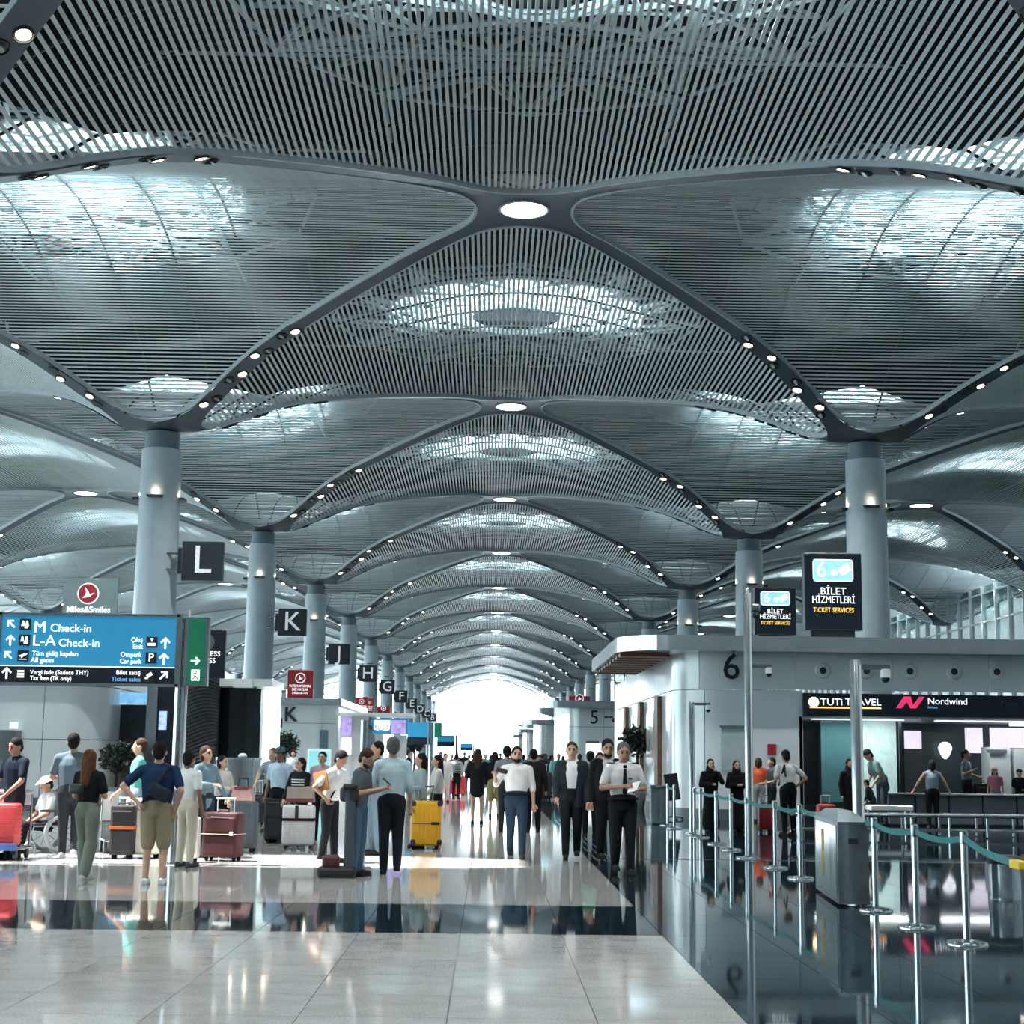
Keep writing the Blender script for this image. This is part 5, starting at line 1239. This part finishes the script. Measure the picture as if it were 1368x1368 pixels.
# ================================================================== luggage
def suitcase(label, px, fy, w_, h_, d_, col, rz=0, ribs=8, soft=False, strap=None, handle=.25, metal=.0, rough=.35, wheelc=K):
    p = gnd(px, fy); t = thing('suitcase', label, 'suitcase', p, R(rz)); m = mat('case_%d_%d' % (px, fy), col, rough if not soft else .75, metal, .05, 8)
    MB().rbox((0, 0, .06+h_/2), (w_, d_, h_), .05 if not soft else .03, 3).build('shell', m, t, True)
    if not soft:
        for i in range(ribs):
            x = -w_/2+.07+(w_-.14)*i/(ribs-1)
            for s_ in (-1, 1): MB().rbox((x, s_*(d_/2), .06+h_/2), (.018, .018, h_-.14), .008, 2).build('shell_rib', m, t)
    else:
        MB().rbox((0, -d_/2, .06+h_*.72), (w_*.86, .04, h_*.34), .02, 2).build('front_pocket', m, t); MB().rbox((0, -d_/2, .06+h_*.28), (w_*.86, .04, h_*.42), .02, 2).build('front_pocket', m, t)
        MB().box((0, -d_/2-.022, .06+h_*.9), (w_*.5, .004, .012)).build('zip', M_steel, t)
    for x in (-1, 1):
        for y in (-1, 1): MB().lathe([(.032, -.018), (.036, 0), (.032, .018)], seg=12, M=Matrix.Translation((x*(w_/2-.06), y*(d_/2-.06), .036)) @ Matrix.Rotation(R(90), 4, 'Y')).build('wheel', cloth(wheelc), t, True)
    if handle:
        mb = MB()
        for s_ in (-1, 1): mb.tube([(s_*w_*.24, d_*.2, h_+.03), (s_*w_*.24, d_*.2, h_+.06+handle)], .009, 6)
        mb.tube([(-w_*.27, d_*.2, h_+.06+handle), (w_*.27, d_*.2, h_+.06+handle)], .016, 8); mb.build('handle', M_steel if not soft else M_frame, t)
    MB().tube([(-.09, -d_*.1, h_+.06), (-.07, -d_*.1, h_+.09), (.07, -d_*.1, h_+.09), (.09, -d_*.1, h_+.06)], .012, 6).build('grip', M_black, t)
    if strap: MB().rbox((0, 0, .06+h_*strap[1]), (w_+.02, d_+.045, .05), .008).build('strap', cloth(strap[0]), t)
    return t
yl = suitcase('bright yellow hard-shell suitcase beside the long-haired women', 568, 1134, .52, .76, .30, (.78, .40, .015), rz=8, ribs=6, strap=None)
for s_ in (-1, 1):
    for z in (.12, .78): MB().rbox((s_*.23, -.13, z), (.09, .08, .09), .02).build('corner_guard', M_black, yl)
MB().rbox((.15, -.165, .44), (.14, .02, .05), .01).build('latch', M_black, yl); MB().rbox((0, -.158, .44), (.50, .012, .012), .004).build('seam', M_dark, yl)
wt = suitcase('white ribbed suitcase with a dark strap below the striped-top woman', 398, 1134, .54, .68, .30, (.66, .67, .67), ribs=7, strap=((.035, .01, .02), .64), handle=.0)
MB().rbox((-.02, -.165, .62), (.06, .02, .22), .01).build('luggage_belt', M_black, wt)
mr_ = suitcase('maroon fabric suitcase with a thin pale cord', 297, 1150, .56, .66, .30, (.05, .008, .010), rz=-14, soft=True, handle=.2)
MB().rbox((0, 0, .40), (.57, .37, .012), .004).build('cord', cloth((.5, .4, .3)), mr_); MB().rbox((.2, -.18, .41), (.06, .02, .06), .008).build('address_tag', W_, mr_)
suitcase('slate grey suitcase behind the maroon one', 325, 1138, .42, .76, .28, (.07, .09, .11), rz=-10, ribs=6, handle=0)
suitcase('tall black suitcase with an orange strap behind the man in khaki shorts', 163, 1147, .36, .74, .28, (.012, .012, .015), soft=True, strap=((.5, .13, .04), .55), handle=.1)
suitcase('cream upright suitcase behind the man in khaki shorts', 190, 1146, .54, .84, .30, (.68, .65, .58), ribs=5, handle=.0)
suitcase('cream suitcase in front of the beige trousers by the sign pole', 249, 1152, .36, .60, .26, (.66, .63, .56), ribs=4, handle=.0)
suitcase('black soft suitcase below the man in the grey cap', 366, 1126, .36, .74, .28, (.010, .010, .012), soft=True, handle=.1)
suitcase('navy upright suitcase beside the steel counter', 344, 1102, .32, .62, .26, (.018, .022, .03), soft=True, handle=.3)
suitcase('pale blue suitcase behind the light-shirted man', 500, 1140, .34, .66, .26, (.30, .46, .52), ribs=4, handle=.2)
suitcase('left red suitcase pulled by the striped-top woman in the aisle', 602, 1063, .55, .62, .35, (.55, .03, .05), rz=10, handle=.4)
suitcase('right red suitcase pulled by the striped-top woman in the aisle', 616, 1063, .34, .72, .35, (.56, .04, .045), handle=.4)
suitcase('large black suitcase of the man in the black coat', 724, 1069, .70, .95, .4, (.02, .017, .018), soft=True, handle=.3)
suitcase('red suitcase standing beside the black-robed person near the shop', 1104, 1108, .42, .52, .3, (.30, .02, .02), handle=.2)
suitcase('red suitcase between the orange top and the boy', 1022, 1112, .30, .55, .26, (.30, .02, .02), handle=.2)
suitcase('dark suitcase on end beside the uniformed man', 1313, 1096, .45, .95, .35, (.015, .016, .018), soft=True, handle=0)
# bags
g = gnd(325, 1138)
hb = thing('handbag', 'dusty pink handbag on top of the slate grey suitcase', 'handbag', (g.x-.04, g.y-.02, .825), R(-10))
MB().prism([(-.19, 0), (.19, 0), (.15, .2), (-.15, .2)], -.09, .09).build('bag_body', mat('pink_leather', (.50, .30, .29), .5), hb); MB().rbox((0, -.03, .20), (.26, .16, .06), .02).build('bag_flap', mat('red_leather', (.16, .03, .03), .5), hb)
MB().tube([(-.09, 0, .2), (-.08, 0, .36), (.08, 0, .36), (.09, 0, .2)], .014, 8).build('bag_handle', M_black, hb)
g = gnd(398, 1134)
tb = thing('tote_bag', 'taupe tote bag on top of the white ribbed suitcase', 'bag', (g.x+.02, g.y, .785), 0)
MB().prism([(-.24, 0), (.24, 0), (.22, .26), (-.22, .26)], -.11, .11).build('bag_body', mat('taupe_leather', (.33, .28, .24), .5), tb); MB().rbox((0, -.115, .03), (.46, .02, .07), .01).build('bottom_band', mat('maroon_leather', (.14, .03, .035), .5), tb)
# luggage trolley at the left edge
g = gnd(4, 1148)
tr = thing('luggage_trolley', 'steel luggage trolley carrying a red suitcase at the left edge', 'trolley', (g.x, g.y, 0))
MB().rbox((0, 0, .17), (.62, .75, .04), .015).build('deck', M_steel, tr); MB().rbox((0, -.36, .2), (.6, .05, .1), .01).build('bumper', mat('blue_bumper', (.05, .1, .3), .4), tr)
for s_ in (-1, 1):
    MB().tube([(s_*.28, .34, .18), (s_*.28, .34, .98)], .018, 8).build('upright', M_chrome, tr)
    for y in (-.28, .28): MB().lathe([(.07, -.02), (.075, 0), (.07, .02)], seg=14, M=Matrix.Translation((s_*.26, y, .08)) @ Matrix.Rotation(R(90), 4, 'Y')).build('wheel', M_black, tr, True)
MB().rbox((0, .34, .98), (.62, .05, .06), .02).build('push_bar', M_frame, tr); MB().rbox((0, .33, .86), (.54, .02, .14), .01).build('advert_plate', M_frame, tr)
g2 = g.copy(); rc = thing('suitcase', 'coral red ribbed suitcase standing on the trolley', 'suitcase', (g2.x, g2.y-.05, .195)); m = mat('coral_case', (.68, .07, .075), .35, 0, .05, 8)
MB().rbox((0, 0, .32), (.46, .3, .62), .05, 3).build('shell', m, rc, True)
for i in range(9): MB().rbox((0, -.15, .08+i*.06), (.42, .018, .02), .008).build('shell_rib', m, rc)
for i in range(9): MB().rbox((.23, 0, .08+i*.06), (.018, .26, .02), .008).build('shell_rib', m, rc)
g = gnd(150, 1140)
t2 = thing('luggage_trolley', 'empty grey luggage trolley behind the woman in olive trousers', 'trolley', (g.x, g.y+.3, 0), R(20))
MB().rbox((0, 0, .2), (.5, .7, .04), .015).build('deck', M_steel, t2); MB().rbox((0, .3, .72), (.5, .04, .5), .02).build('back_plate', M_steel, t2); MB().rbox((0, .3, 1.0), (.56, .05, .05), .02).build('push_bar', M_grey, t2)
for s_ in (-1, 1):
    for y in (-.25, .25): MB().lathe([(.10, -.025), (.11, 0), (.10, .025)], seg=14, M=Matrix.Translation((s_*.22, y, .11)) @ Matrix.Rotation(R(90), 4, 'Y')).build('wheel', M_black, t2, True)
    MB().tube([(s_*.23, .3, .2), (s_*.23, .3, 1.0)], .016, 8).build('upright', M_steel, t2)
fb = thing('fire_box', 'small red fire cabinet post before office 4', 'fire cabinet', gnd(719, 1040)); MB().rbox((0, 0, 1.3), (.5, .3, .9), .03).build('cabinet', M_red, fb); MB().rbox((0, 0, .45), (.2, .2, .9), .02).build('post', M_steel, fb); MB().rbox((0, -.16, 1.4), (.3, .02, .3), .01).build('label_plate', M_frame, fb)
